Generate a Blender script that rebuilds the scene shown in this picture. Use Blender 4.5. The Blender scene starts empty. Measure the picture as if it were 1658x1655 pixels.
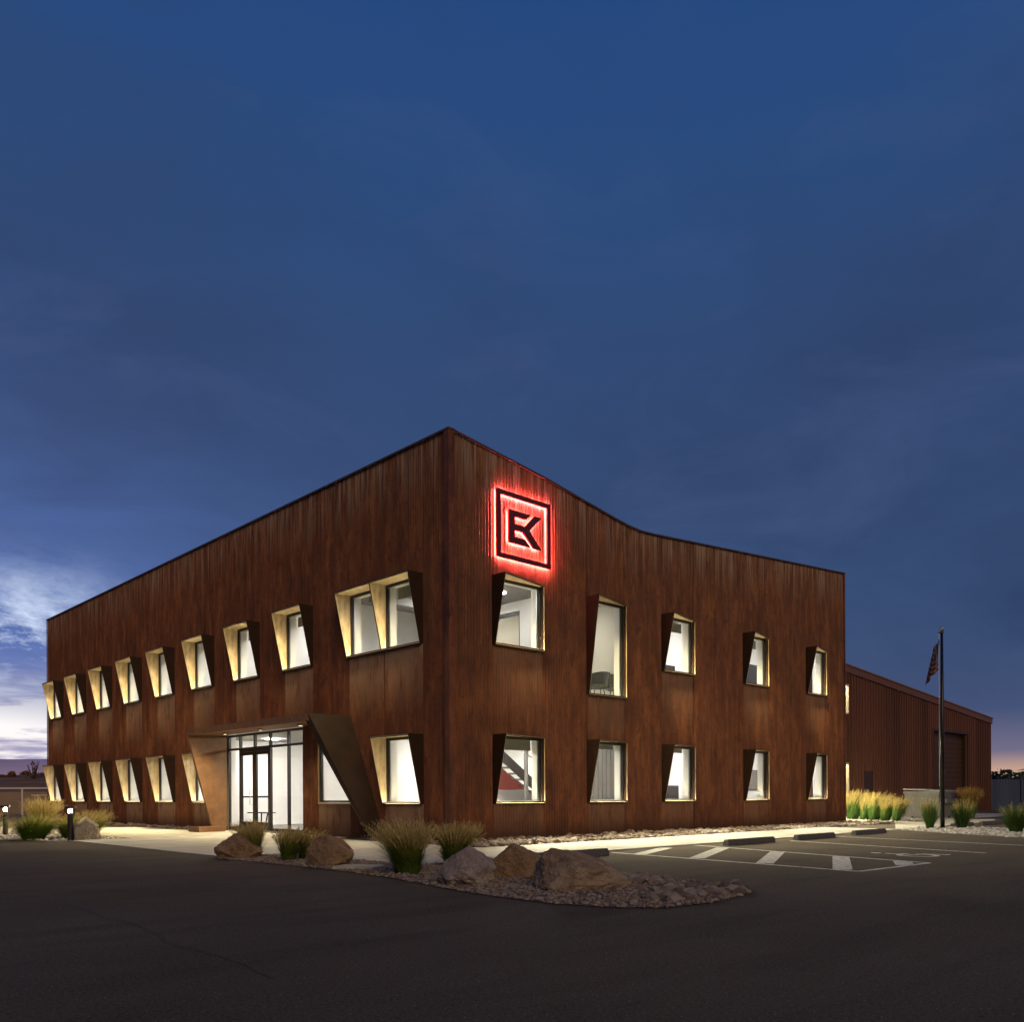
import bpy, bmesh, math, random
from mathutils import Vector, Matrix, noise
random.seed(7)
R = math.radians
S = bpy.context.scene
COL = S.collection

# ------------------------------------------------------------------ camera
FW = Vector((0.69149796, 0.72237841, 0.0)); RT = Vector((0.72237841, -0.69149796, 0.0)); UP = Vector((0, 0, 1))
CAMPOS = Vector((-12.0909, -14.5532, 1.05))
ROLL = R(0.25)
cd = bpy.data.cameras.new('camera'); cam = bpy.data.objects.new('camera', cd); COL.objects.link(cam)
cr, sr = math.cos(ROLL), math.sin(ROLL)
xr = RT * cr - UP * sr; xu = RT * sr + UP * cr
cam.matrix_world = Matrix(((xr.x, xu.x, -FW.x, CAMPOS.x), (xr.y, xu.y, -FW.y, CAMPOS.y), (xr.z, xu.z, -FW.z, CAMPOS.z), (0, 0, 0, 1)))
cd.sensor_width = 36.0; cd.lens = 30.78; cd.shift_y = 0.2776
cd.clip_start = 0.1; cd.clip_end = 12000
S.camera = cam

# ------------------------------------------------------------------ view / render settings
S.view_settings.view_transform = 'Standard'; S.view_settings.look = 'None'
S.view_settings.exposure = 0.0; S.view_settings.gamma = 1.0; S.view_settings.use_curve_mapping = False
S.render.engine = 'CYCLES'
S.cycles.use_denoising = True
S.cycles.max_bounces = 8; S.cycles.diffuse_bounces = 4; S.cycles.glossy_bounces = 3; S.cycles.transparent_max_bounces = 16
S.cycles.sample_clamp_indirect = 4.0; S.cycles.caustics_reflective = False; S.cycles.caustics_refractive = False

def s2l(c):
    return tuple(((v / 255) / 12.92 if v / 255 <= 0.04045 else ((v / 255 + 0.055) / 1.055) ** 2.4) for v in c)

# ------------------------------------------------------------------ node helpers
class NT:
    def __init__(s, tree): s.t = tree; s.n = tree.nodes; s.l = tree.links
    def add(s, typ, **kw):
        n = s.n.new(typ)
        for k, v in kw.items(): setattr(n, k, v)
        return n
    def inp(s, sock, v):
        if isinstance(v, bpy.types.NodeSocket): s.l.new(v, sock)
        elif v is not None:
            if sock.type == 'RGBA' and hasattr(v, '__len__') and len(v) == 3: v = (*v, 1)
            sock.default_value = v
    def math(s, op, a, b=None, c=None, clamp=False):
        n = s.add('ShaderNodeMath', operation=op, use_clamp=clamp)
        s.inp(n.inputs[0], a)
        if b is not None: s.inp(n.inputs[1], b)
        if c is not None: s.inp(n.inputs[2], c)
        return n.outputs[0]
    def vmath(s, op, a, b=None):
        n = s.add('ShaderNodeVectorMath', operation=op); s.inp(n.inputs[0], a)
        if b is not None: s.inp(n.inputs[1], b)
        return n.outputs['Value'] if op in ('DOT_PRODUCT', 'LENGTH') else n.outputs[0]
    def mix(s, f, a, b, mode='MIX'):
        n = s.add('ShaderNodeMix', data_type='RGBA', blend_type=mode, clamp_factor=True)
        s.inp(n.inputs[0], f); s.inp(n.inputs[6], a); s.inp(n.inputs[7], b); return n.outputs[2]
    def noise(s, vec, scale, detail=3, rough=0.55, dist=0.0):
        n = s.add('ShaderNodeTexNoise'); s.inp(n.inputs['Vector'], vec); n.inputs['Scale'].default_value = scale
        n.inputs['Detail'].default_value = detail; n.inputs['Roughness'].default_value = rough; n.inputs['Distortion'].default_value = dist
        return n.outputs['Fac']
    def ramp(s, f, stops, interp='LINEAR'):
        n = s.add('ShaderNodeValToRGB'); s.inp(n.inputs[0], f); e = n.color_ramp.elements; n.color_ramp.interpolation = interp
        while len(e) < len(stops): e.new(0.5)
        for el, (p, c) in zip(e, stops):
            el.position = p
            el.color = (*c, 1) if hasattr(c, '__len__') else (c, c, c, 1)
        return n.outputs[0]
    def mapping(s, vec, scale):
        n = s.add('ShaderNodeMapping'); s.inp(n.inputs[0], vec); n.inputs['Scale'].default_value = scale; return n.outputs[0]
    def attr(s, name):
        n = s.add('ShaderNodeAttribute'); n.attribute_name = name; return n.outputs['Fac']

# ------------------------------------------------------------------ world : dusk sky
W = bpy.data.worlds.new('World'); S.world = W; W.use_nodes = True
w = NT(W.node_tree); w.n.clear()
d = w.add('ShaderNodeTexCoord').outputs['Generated']
sep = w.add('ShaderNodeSeparateXYZ'); w.inp(sep.inputs[0], d); z = sep.outputs[2]
SUNSET = (FW * math.cos(R(31)) - RT * math.sin(R(31)))          # azimuth of the afterglow
PERP = Vector((-SUNSET.y, SUNSET.x, 0)) * -1
ahead = w.math('MULTIPLY', w.vmath('DOT_PRODUCT', d, tuple(SUNSET)), 3.0, clamp=True)
aside = w.vmath('DOT_PRODUCT', d, tuple(PERP))
base = w.ramp(w.math('ABSOLUTE', z), [(0.0, s2l((190, 150, 138))), (0.024, s2l((196, 160, 142))), (0.042, s2l((112, 108, 134))), (0.085, s2l((66, 82, 120))),
     (0.2, s2l((54, 77, 117))), (0.33, s2l((49, 71, 111))), (0.46, s2l((47, 73, 117))), (0.58, s2l((41, 74, 124))), (0.72, s2l((33, 70, 128))), (1.0, s2l((27, 58, 112)))])
cl = w.noise(w.mapping(d, (1, 1, 2.0)), 2.3, 6, 0.58, 0.35)
low = w.ramp(w.math('ABSOLUTE', z), [(0.06, 0.0), (0.14, 1.0), (0.42, 0.85), (0.66, 0.35)])
base = w.mix(w.math('MULTIPLY', low, w.math('MULTIPLY', w.math('SUBTRACT', cl, 0.42, clamp=True), 4.0, clamp=True)), base, s2l((45, 64, 102)))
cl3 = w.noise(w.mapping(d, (1, 1, 2.6)), 4.2, 6, 0.6, 0.5)
base = w.mix(w.math('MULTIPLY', low, w.math('MULTIPLY', w.math('SUBTRACT', cl3, 0.52, clamp=True), 1.8, clamp=True)), base, s2l((72, 88, 132)))
# brighter blue towards the afterglow
def gauss(a, wa, zz, z0, wz):
    u = w.math('DIVIDE', a, wa); v = w.math('DIVIDE', w.math('SUBTRACT', zz, z0), wz)
    s2 = w.math('ADD', w.math('MULTIPLY', u, u), w.math('MULTIPLY', v, v))
    return w.math('MULTIPLY', w.math('EXPONENT', w.math('MULTIPLY', s2, -1.0)), ahead)
bl = gauss(aside, 0.33, z, 0.15, 0.17)
cl2 = w.noise(w.mapping(d, (1, 1, 3.5)), 4.5, 5, 0.55, 0.6)
base = w.mix(w.math('MULTIPLY', bl, w.math('MULTIPLY_ADD', cl2, 1.2, 0.12)), base, s2l((82, 116, 186)))
hi = gauss(aside, 0.12, z, 0.16, 0.045)
st = w.noise(w.mapping(d, (1.0, 1.0, 2.6)), 9.0, 7, 0.66, 0.25)
base = w.mix(w.math('MULTIPLY', hi, w.math('MULTIPLY', w.math('SUBTRACT', st, 0.43, clamp=True), 7.5), clamp=True), base, s2l((208, 224, 252)))
glow = gauss(aside, 0.17, z, 0.055, 0.045)
st2 = w.noise(w.mapping(d, (1.0, 1.0, 9.0)), 7.0, 7, 0.62, 0.5)
gl = w.mix(w.ramp(st2, [(0.50, 0.0), (0.64, 1.0)]), s2l((247, 248, 250)), s2l((148, 154, 192)))
base = w.mix(w.math('MULTIPLY', glow, 1.15, clamp=True), base, gl)
nish = w.add('ShaderNodeTexSky', sky_type='NISHITA'); nish.sun_disc = False
nish.sun_elevation = R(1.0); nish.sun_rotation = math.atan2(SUNSET.x, SUNSET.y)
base = w.mix(0.004, base, nish.outputs[0], 'ADD')
below = w.math('LESS_THAN', z, -0.002)
base = w.mix(below, base, s2l((40, 40, 48)))
bg = w.add('ShaderNodeBackground'); w.inp(bg.inputs[0], base); bg.inputs[1].default_value = 1.0
w.l.new(bg.outputs[0], w.add('ShaderNodeOutputWorld').inputs[0])

# ------------------------------------------------------------------ added soft warm fill from the camera side, opposite the afterglow
sl = bpy.data.lights.new('fill_sun', 'SUN'); so = bpy.data.objects.new('fill_sun', sl); COL.objects.link(so)
sl.energy = 1.15; sl.angle = R(35); sl.color = (1.0, 0.70, 0.40)
SUNDIR = Vector((0.42, 0.86, -0.50)).normalized()
so.rotation_euler = SUNDIR.to_track_quat('-Z', 'Y').to_euler()

# ------------------------------------------------------------------ materials
def mat(name, col=(0.5, 0.5, 0.5), rough=0.6, metal=0.0, build=None, spec=0.5):
    m = bpy.data.materials.new(name); m.use_nodes = True; t = NT(m.node_tree)
    p = t.n['Principled BSDF']; p.inputs['Base Color'].default_value = (*col, 1)
    p.inputs['Roughness'].default_value = rough; p.inputs['Metallic'].default_value = metal
    p.inputs['Specular IOR Level'].default_value = spec
    if build: build(t, p)
    return m
def bump(t, p, h, strength=0.3, dist=0.01):
    b = t.add('ShaderNodeBump'); t.inp(b.inputs['Height'], h); b.inputs['Strength'].default_value = strength
    b.inputs['Distance'].default_value = dist; t.l.new(b.outputs[0], p.inputs['Normal'])
def opos(t): return t.add('ShaderNodeTexCoord').outputs['Object']
def emis(name, col, s):
    m = bpy.data.materials.new(name); m.use_nodes = True; t = NT(m.node_tree); t.n.clear()
    e = t.add('ShaderNodeEmission'); e.inputs[0].default_value = (*col, 1); e.inputs[1].default_value = s
    t.l.new(e.outputs[0], t.add('ShaderNodeOutputMaterial').inputs[0]); return m
def simple_noise(c1, c2, scale, b=0.2, stretch=(1, 1, 1), detail=5):
    def f(t, p):
        n = t.noise(t.mapping(opos(t), stretch), scale, detail, 0.6)
        t.inp(p.inputs['Base Color'], t.ramp(n, [(0.3, c1), (0.7, c2)]))
        if b: bump(t, p, n, b)
    return f
def corten(t, p, stained=True):
    o = opos(t)
    n1 = t.noise(t.mapping(o, (1.5, 1.5, 0.42)), 2.0, 7, 0.68, 0.3)          # broad runs down the sheets
    n2 = t.noise(t.mapping(o, (9, 9, 0.7)), 2.4, 4, 0.6)                # fine drips
    n3 = t.noise(o, 42, 4, 0.7)                                         # scale speckle
    c = t.ramp(n1, [(0.30, (0.038, 0.0105, 0.0045)), (0.5, (0.122, 0.036, 0.0115)), (0.70, (0.250, 0.090, 0.026))])
    c = t.mix(t.math('MULTIPLY', t.math('SUBTRACT', n2, 0.46, clamp=True), 0.8), c, (0.042, 0.013, 0.0065))
    n4 = t.noise(t.mapping(o, (1, 1, 0.7)), 4.5, 6, 0.7, 0.5)              # blotches
    c = t.mix(t.math('MULTIPLY', t.math('SUBTRACT', n4, 0.52, clamp=True), 5.0, clamp=True), c, (0.040, 0.0125, 0.0060))
    c = t.mix(t.math('MULTIPLY', t.math('SUBTRACT', n3, 0.53, clamp=True), 3.6), c, (0.185, 0.074, 0.028))
    if stained:
        oi = t.add('ShaderNodeObjectInfo').outputs['Random']
        c = t.mix(0.10, c, t.mix(oi, (0.05, 0.017, 0.007), (0.18, 0.066, 0.023)))
        c = t.mix(0.10, c, t.mix(t.attr('rib'), (0.030, 0.009, 0.004), (0.235, 0.085, 0.026)))   # every rib has rusted a little differently
        st = t.attr('sill_pale')
        nb = t.noise(t.mapping(o, (1, 1, 0.35)), 3.2, 5, 0.65, 0.6)
        k = t.math('MULTIPLY', st, t.math('MULTIPLY', t.math('SUBTRACT', t.math('ADD', nb, t.math('MULTIPLY', n2, .5)), 0.48, clamp=True), 3.4, clamp=True), clamp=True)
        c = t.mix(k, c, (0.27, 0.175, 0.11))  # paler below each window sill, fading downward
        sk = t.attr('streak')
        k2 = t.math('MULTIPLY', sk, t.math('MULTIPLY', t.math('SUBTRACT', t.noise(t.mapping(o, (5, 5, 0.2)), 2.2, 4, 0.6), 0.45, clamp=True), 5.0), clamp=True)
        c = t.mix(k2, c, (0.25, 0.185, 0.145))
        dt = t.attr('foot_dark')
        c = t.mix(t.math('MULTIPLY', dt, 0.75), c, (0.030, 0.014, 0.008))  # darker towards the bottom of the sheets
    t.inp(p.inputs['Base Color'], c)
    bump(t, p, t.noise(o, 60, 4, 0.7), 0.18, 0.004)
M = {}
M['corten'] = mat('corten_sheet', rough=0.68, build=corten, spec=0.35)
M['corten_flat'] = mat('corten_plate', rough=0.6, build=lambda t, p: corten(t, p, False), spec=0.4)
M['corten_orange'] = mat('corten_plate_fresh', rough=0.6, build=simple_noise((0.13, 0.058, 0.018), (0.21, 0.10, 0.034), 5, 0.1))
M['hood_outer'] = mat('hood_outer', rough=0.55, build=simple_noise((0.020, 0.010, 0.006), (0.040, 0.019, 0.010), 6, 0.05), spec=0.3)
def lining(t, p):
    o = opos(t); n = t.noise(t.mapping(o, (5, 5, 1.4)), 2.2, 6, 0.65)
    c = t.ramp(n, [(0.3, (0.34, 0.25, 0.13)), (0.55, (0.58, 0.46, 0.26)), (0.75, (0.70, 0.58, 0.37))])
    oi = t.add('ShaderNodeObjectInfo').outputs['Random']
    c = t.mix(t.math('MULTIPLY', oi, 0.4), c, (0.34, 0.25, 0.13))
    t.inp(p.inputs['Base Color'], c); bump(t, p, n, 0.08)
M['lining'] = mat('hood_lining', rough=0.5, build=lining)
M['trim'] = mat('parapet_metal', (0.060, 0.032, 0.020), 0.5, 0.0)
M['frame'] = mat('bronze_frame', (0.020, 0.017, 0.015), 0.4, 0.3)
M['white'] = mat('white_paint', rough=0.7, build=simple_noise((0.74, 0.72, 0.70), (0.80, 0.78, 0.76), 1.5, 0))
M['cream'] = mat('cream_paint', (0.62, 0.58, 0.46), 0.7)
M['sage'] = mat('sage_paint', (0.22, 0.24, 0.17), 0.7)
M['ceiling'] = mat('ceiling_grey', (0.085, 0.082, 0.08), 0.8)
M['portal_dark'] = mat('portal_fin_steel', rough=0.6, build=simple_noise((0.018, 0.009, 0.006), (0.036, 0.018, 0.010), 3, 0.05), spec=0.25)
M['shade'] = mat('roller_shade', (0.16, 0.14, 0.09), 0.8)
M['slat'] = mat('grey_board', rough=0.6, build=simple_noise((0.10, 0.095, 0.085), (0.15, 0.14, 0.125), 8, 0.1, (1, 1, 0.1)))
M['red'] = mat('red_paint', (0.62, 0.13, 0.10), 0.6)
M['floor'] = mat('floor_carpet', (0.16, 0.15, 0.14), 0.9)
M['black'] = mat('black_plastic', (0.018, 0.018, 0.02), 0.35)
M['darkfab'] = mat('dark_fabric', (0.05, 0.05, 0.045), 0.9)
M['palefab'] = mat('taupe_fabric', (0.26, 0.24, 0.18), 0.9)
M['wood'] = mat('desk_wood', (0.30, 0.20, 0.12), 0.5)
M['steel'] = mat('brushed_steel', (0.45, 0.45, 0.45), 0.35, 0.9)
M['lightpanel'] = emis('ceiling_light_panel', (1.0, 0.94, 0.90), 72.0)
M['lobbylight'] = emis('lobby_light_panel', (1.0, 0.92, 0.82), 400.0)
M['led'] = emis('hood_led', (1.0, 0.86, 0.55), 130.0)
M['signred'] = emis('sign_red_led', (1.0, 0.135, 0.165), 420.0)
M['signface'] = mat('sign_face', (0.09, 0.008, 0.012), 0.55)
M['cornerlight'] = emis('corner_light_panel', (1.0, 0.94, 0.90), 32.0)
M['soffit'] = emis('soffit_lens', (1.0, 0.84, 0.50), 3.0)
M['lens'] = emis('bollard_lens', (1.0, 0.78, 0.38), 330.0)
def glass(t, p):
    t.n.remove(p); o = t.n['Material Output']
    tr = t.add('ShaderNodeBsdfTransparent'); tr.inputs[0].default_value = (0.94, 0.96, 0.95, 1)
    g = t.add('ShaderNodeBsdfGlossy'); g.inputs['Roughness'].default_value = 0.01
    fr = t.add('ShaderNodeFresnel'); fr.inputs[0].default_value = 1.45
    mx = t.add('ShaderNodeMixShader'); gb = t.add('ShaderNodeNewGeometry'); t.inp(mx.inputs[0], t.math('MULTIPLY', fr.outputs[0], t.math('SUBTRACT', 1.0, gb.outputs['Backfacing']))); t.l.new(tr.outputs[0], mx.inputs[1]); t.l.new(g.outputs[0], mx.inputs[2])
    t.l.new(mx.outputs[0], o.inputs[0])
M['glass'] = mat('window_glass', build=glass)
def asphalt(t, p):
    o = opos(t)
    a = t.noise(o, 0.35, 5, 0.6, 0.3); b = t.noise(o, 60, 3, 0.8); c = t.noise(t.mapping(o, (0.5, 2.2, 1)), 0.8, 5, 0.6)
    col = t.ramp(a, [(0.3, (0.070, 0.056, 0.040)), (0.7, (0.108, 0.088, 0.064))])
    col = t.mix(t.math('MULTIPLY', t.math('SUBTRACT', c, 0.48, clamp=True), 3.0), col, (0.050, 0.040, 0.029))
    col = t.mix(t.math('MULTIPLY', t.math('SUBTRACT', b, 0.5, clamp=True), 4.0), col, (0.21, 0.175, 0.135))
    b2 = t.noise(o, 34, 3, 0.8); col = t.mix(t.math('MULTIPLY', t.math('SUBTRACT', b2, 0.5, clamp=True), 4.0), col, (0.030, 0.024, 0.018))
    v = t.add('ShaderNodeTexVoronoi', feature='F1'); t.inp(v.inputs['Vector'], o); v.inputs['Scale'].default_value = 26
    sp = t.math('LESS_THAN', v.outputs['Distance'], 0.10)
    rnd = t.add('ShaderNodeSeparateXYZ'); t.l.new(v.outputs['Color'], rnd.inputs[0])
    col = t.mix(t.math('MULTIPLY', sp, t.math('GREATER_THAN', rnd.outputs[0], 0.72)), col, (0.42, 0.36, 0.30))
    # a few meandering sealed cracks
    n = t.noise(t.mapping(o, (1, 1, 1)), 0.11, 4, 0.45)
    cr_ = t.math('LESS_THAN', t.math('ABSOLUTE', t.math('SUBTRACT', n, 0.5)), 0.0011)
    col = t.mix(t.math('MULTIPLY', cr_, 0.0), col, (0.012, 0.011, 0.010))
    t.inp(p.inputs['Base Color'], col); bump(t, p, t.noise(o, 70, 3, 0.8), 0.8, 0.012)
M['asphalt'] = mat('asphalt', rough=0.9, build=asphalt, spec=0.12)
def concrete(t, p):
    o = opos(t); n = t.noise(o, 1.2, 6, 0.65); f = t.noise(o, 70, 3, 0.7)
    oi = t.add('ShaderNodeObjectInfo').outputs['Random']
    c = t.ramp(n, [(0.3, (0.33, 0.31, 0.265)), (0.7, (0.45, 0.43, 0.375))])
    c = t.mix(t.math('MULTIPLY', oi, 0.3), c, (0.30, 0.29, 0.26))
    t.inp(p.inputs['Base Color'], c); bump(t, p, f, 0.25, 0.003)
M['concrete'] = mat('concrete', rough=0.8, build=concrete)
M['kerbstop'] = mat('dark_concrete', rough=0.8, build=simple_noise((0.055, 0.052, 0.050), (0.095, 0.09, 0.085), 18, 0.4))
def paint(t, p):
    o = opos(t); n = t.noise(o, 9, 6, 0.75)
    t.inp(p.inputs['Base Color'], t.ramp(n, [(0.36, (0.16, 0.15, 0.13)), (0.5, (0.52, 0.50, 0.45)), (0.7, (0.66, 0.64, 0.58))]))
M['paint'] = mat('worn_white_paint', rough=0.7, build=paint)
def stone(t, p):
    o = opos(t); oi = t.add('ShaderNodeObjectInfo').outputs['Random']; a = t.attr('tint')
    r_ = t.math('FRACT', t.math('ADD', oi, a))
    c = t.ramp(r_, [(0.0, (0.075, 0.050, 0.036)), (0.3, (0.17, 0.115, 0.08)), (0.55, (0.225, 0.175, 0.13)), (0.8, (0.32, 0.27, 0.21)), (1.0, (0.12, 0.09, 0.07))])
    c = t.mix(t.math('MULTIPLY', t.noise(o, 30, 4, 0.7), 0.5), c, (0.10, 0.085, 0.075))
    t.inp(p.inputs['Base Color'], c); bump(t, p, t.noise(o, 40, 4, 0.7), 0.4, 0.01)
M['stone'] = mat('river_stone', rough=0.8, build=stone)
def palestone(t, p):
    a = t.attr('tint')
    t.inp(p.inputs['Base Color'], t.ramp(a, [(0.0, (0.20, 0.19, 0.17)), (0.6, (0.42, 0.40, 0.36)), (1.0, (0.55, 0.53, 0.49))]))
M['palestone'] = mat('pale_stone', rough=0.8, build=palestone)
def soil(t, p):
    n = t.noise(opos(t), 22, 5, 0.7)
    t.inp(p.inputs['Base Color'], t.ramp(n, [(0.3, (0.045, 0.036, 0.030)), (0.7, (0.12, 0.10, 0.085))])); bump(t, p, n, 0.5, 0.02)
M['soil'] = mat('bed_soil', rough=0.9, build=soil)
M['palegravel'] = mat('pale_gravel', rough=0.9, build=simple_noise((0.22, 0.20, 0.17), (0.46, 0.43, 0.38), 35, 0.6))
M['earth'] = mat('dry_earth', rough=0.95, build=simple_noise((0.085, 0.062, 0.04), (0.16, 0.12, 0.08), 0.6, 0.3))
def rockmat(name, c1, c2, c3):
    def f(t, p):
        o = opos(t); n = t.noise(o, 2.4, 7, 0.68, 0.6); k = t.noise(o, 11, 6, 0.75); v = t.noise(o, 55, 3, 0.8)
        c = t.ramp(n, [(0.32, c1), (0.5, c2), (0.68, c3)])
        c = t.mix(t.math('MULTIPLY', t.math('SUBTRACT', k, 0.53, clamp=True), 5.0), c, tuple(x * 0.28 for x in c2))
        c = t.mix(t.math('MULTIPLY', t.math('SUBTRACT', v, 0.56, clamp=True), 2.0), c, tuple(min(1, x * 1.8) for x in c3))
        t.inp(p.inputs['Base Color'], c)
        bump(t, p, t.math('ADD', t.math('MULTIPLY', k, 1.0), t.math('MULTIPLY', v, 0.35)), 1.0, 0.10)
    return mat(name, rough=0.85, build=f)
M['rock_brown'] = rockmat('brown_rock', (0.20, 0.115, 0.06), (0.36, 0.23, 0.12), (0.50, 0.35, 0.20))
M['rock_grey'] = rockmat('grey_rock', (0.22, 0.175, 0.15), (0.40, 0.33, 0.28), (0.56, 0.48, 0.41))
M['rock_dark'] = rockmat('dark_rock', (0.17, 0.11, 0.07), (0.38, 0.27, 0.17), (0.55, 0.43, 0.30))
M['rock_pale'] = rockmat('pale_rock', (0.22, 0.19, 0.15), (0.36, 0.31, 0.24), (0.52, 0.46, 0.37))
def leafmat(name, c0, c1, c2):
    def f(t, p):
        h = t.attr('h'); a = t.attr('tint')
        c = t.ramp(h, [(0.0, c0), (0.45, c1), (1.0, c2)])
        c = t.mix(t.math('MULTIPLY', a, 0.5), c, tuple(x * 0.55 for x in c1))
        t.inp(p.inputs['Base Color'], c)
    return mat(name, rough=0.6, build=f, spec=0.2)
M['blade'] = leafmat('grass_blade', (0.035, 0.070, 0.012), (0.095, 0.155, 0.022), (0.24, 0.23, 0.040))
M['bladelush'] = leafmat('lush_blade', (0.05, 0.12, 0.015), (0.13, 0.25, 0.028), (0.28, 0.33, 0.05))
M['bladegreen'] = leafmat('green_blade', (0.025, 0.065, 0.016), (0.06, 0.14, 0.03), (0.13, 0.20, 0.05))
M['plume'] = leafmat('seed_plume', (0.20, 0.18, 0.05), (0.40, 0.31, 0.10), (0.54, 0.43, 0.19))
M['plume_rust'] = leafmat('rust_plume', (0.13, 0.08, 0.025), (0.22, 0.13, 0.04), (0.30, 0.18, 0.06))
M['bark'] = mat('twig_bark', (0.05, 0.035, 0.025), 0.9)
M['scrub'] = leafmat('scrub_leaf', (0.09, 0.05, 0.025), (0.20, 0.09, 0.04), (0.24, 0.11, 0.05))
M['treedark'] = leafmat('far_foliage', (0.012, 0.018, 0.014), (0.02, 0.03, 0.022), (0.03, 0.04, 0.03))
M['pole'] = mat('pole_black', (0.02, 0.022, 0.026), 0.28, 0.6)
M['bollard'] = mat('bollard_bronze', (0.022, 0.018, 0.015), 0.45, 0.3)
M['dumpster'] = mat('dumpster_grey', rough=0.6, build=simple_noise((0.10, 0.10, 0.105), (0.15, 0.15, 0.155), 3, 0.1))
M['lid'] = mat('dumpster_lid', (0.26, 0.28, 0.27), 0.6)
M['warehouse'] = mat('warehouse_metal', rough=0.5, build=lambda t, p: (t.inp(p.inputs['Base Color'], t.mix(t.add('ShaderNodeObjectInfo').outputs['Random'], (0.085, 0.034, 0.018), (0.14, 0.056, 0.030)))))
M['doormetal'] = mat('door_brown', (0.065, 0.030, 0.018), 0.55)
M['doordark'] = mat('steel_door_brown', (0.040, 0.019, 0.012), 0.55)
M['hill'] = mat('mountain_haze_blue', rough=1.0, build=simple_noise((0.60, 0.49, 0.66), (0.70, 0.58, 0.74), 0.002, 0), spec=0.0)  # distance haze is put into the colour as pale lilac
M['berm'] = mat('berm_scrub', rough=1.0, build=simple_noise((0.12, 0.065, 0.036), (0.22, 0.12, 0.065), 0.35, 0.2))
M['rail'] = mat('rail_white', (0.70, 0.66, 0.60), 0.5)
M['tanwall'] = mat('tan_block', rough=0.9, build=simple_noise((0.24, 0.17, 0.11), (0.32, 0.235, 0.155), 0.6, 0.2))
M['bluefence'] = mat('blue_slats', rough=0.7, build=lambda t, p: t.inp(p.inputs['Base Color'], t.mix(t.add('ShaderNodeObjectInfo').outputs['Random'], (0.022, 0.036, 0.085), (0.036, 0.055, 0.12))))
M['farroof'] = mat('pale_roof', (0.60, 0.64, 0.70), 0.6)
M['farwall'] = mat('far_wall', (0.25, 0.27, 0.32), 0.8)
M['farwin'] = emis('far_window', (1.0, 0.9, 0.7), 1.4)
M['slab_cover'] = mat('pale_cover', rough=0.8, build=simple_noise((0.34, 0.31, 0.22), (0.46, 0.42, 0.31), 6, 0.2))

# ------------------------------------------------------------------ mesh helpers
class MB:
    def __init__(s): s.v = []; s.f = []; s.at = {}
    def quad(s, pts):
        b = len(s.v); s.v += [tuple(p) for p in pts]; s.f.append(tuple(range(b, b + len(pts))))
    def hexa(s, a, b):
        """a,b : matching 4-corner loops"""
        k = len(s.v); s.v += [tuple(p) for p in a] + [tuple(p) for p in b]
        s.f += [(k, k + 1, k + 2, k + 3), (k + 7, k + 6, k + 5, k + 4)] + [(k + i, k + 4 + i, k + 4 + (i + 1) % 4, k + (i + 1) % 4) for i in range(4)]
    def box(s, x0, x1, y0, y1, z0, z1):
        s.hexa([(x0, y0, z0), (x1, y0, z0), (x1, y1, z0), (x0, y1, z0)], [(x0, y0, z1), (x1, y0, z1), (x1, y1, z1), (x0, y1, z1)])
    def prism(s, poly, z0, z1):
        n = len(poly); k = len(s.v)
        s.v += [(x, y, z0) for x, y in poly] + [(x, y, z1) for x, y in poly]
        s.f += [tuple(range(k, k + n)), tuple(range(k + n, k + 2 * n))] + [(k + i, k + (i + 1) % n, k + n + (i + 1) % n, k + n + i) for i in range(n)]
    def tube(s, pts, rads, n=8, cap=True):
        pts = [Vector(p) for p in pts]; rings = []
        for i, p in enumerate(pts):
            t = (pts[min(i + 1, len(pts) - 1)] - pts[max(i - 1, 0)]).normalized()
            a = Vector((1, 0, 0)) if abs(t.x) < 0.9 else Vector((0, 1, 0))
            u = t.cross(a).normalized(); q = t.cross(u); r = rads[i] if hasattr(rads, '__len__') else rads
            k = len(s.v)
            s.v += [tuple(p + (u * math.cos(2 * math.pi * j / n) + q * math.sin(2 * math.pi * j / n)) * r) for j in range(n)]
            rings.append(k)
        for a, b in zip(rings, rings[1:]):
            s.f += [(a + j, a + (j + 1) % n, b + (j + 1) % n, b + j) for j in range(n)]
        if cap: s.f += [tuple(rings[0] + j for j in range(n)), tuple(rings[-1] + j for j in range(n))]
    def mapv(s, fn): s.v = [tuple(fn(*p)) for p in s.v]; return s
    def mesh(s, name, m, smooth=False, recalc=True):
        me = bpy.data.meshes.new(name); me.from_pydata(s.v, [], s.f); me.materials.append(m)
        for k, vals in s.at.items():
            a = me.attributes.new(k, 'FLOAT', 'POINT'); a.data.foreach_set('value', vals)
        if recalc:
            bm = bmesh.new(); bm.from_mesh(me); bmesh.ops.recalc_face_normals(bm, faces=bm.faces); bm.to_mesh(me); bm.free()
        if smooth: me.polygons.foreach_set('use_smooth', [True] * len(me.polygons))
        return me
    def obj(s, name, m, parent=None, smooth=False, recalc=True, loc=None):
        return link(name, s.mesh(name, m, smooth, recalc), parent, loc)
def link(name, data, parent=None, loc=None):
    o = bpy.data.objects.new(name, data); COL.objects.link(o)
    if parent: o.parent = parent
    if loc: o.location = loc
    return o
def tag(o, label, cat, group=None):
    o['label'] = label; o['category'] = cat
    if group: o['group'] = group
    return o
def thing(name, label, cat, loc=(0, 0, 0), group=None, rz=0.0):
    o = bpy.data.objects.new(name, None); COL.objects.link(o); o.location = loc; o.rotation_euler = (0, 0, rz); o.empty_display_size = 0.1
    return tag(o, label, cat, group)
def struct(o): o['kind'] = 'structure'; return o
def stuff(o): o['kind'] = 'stuff'; return o
def bxo(name, m, parent, *a):
    b = MB(); b.box(*a); return b.obj(name, m, parent)

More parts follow.
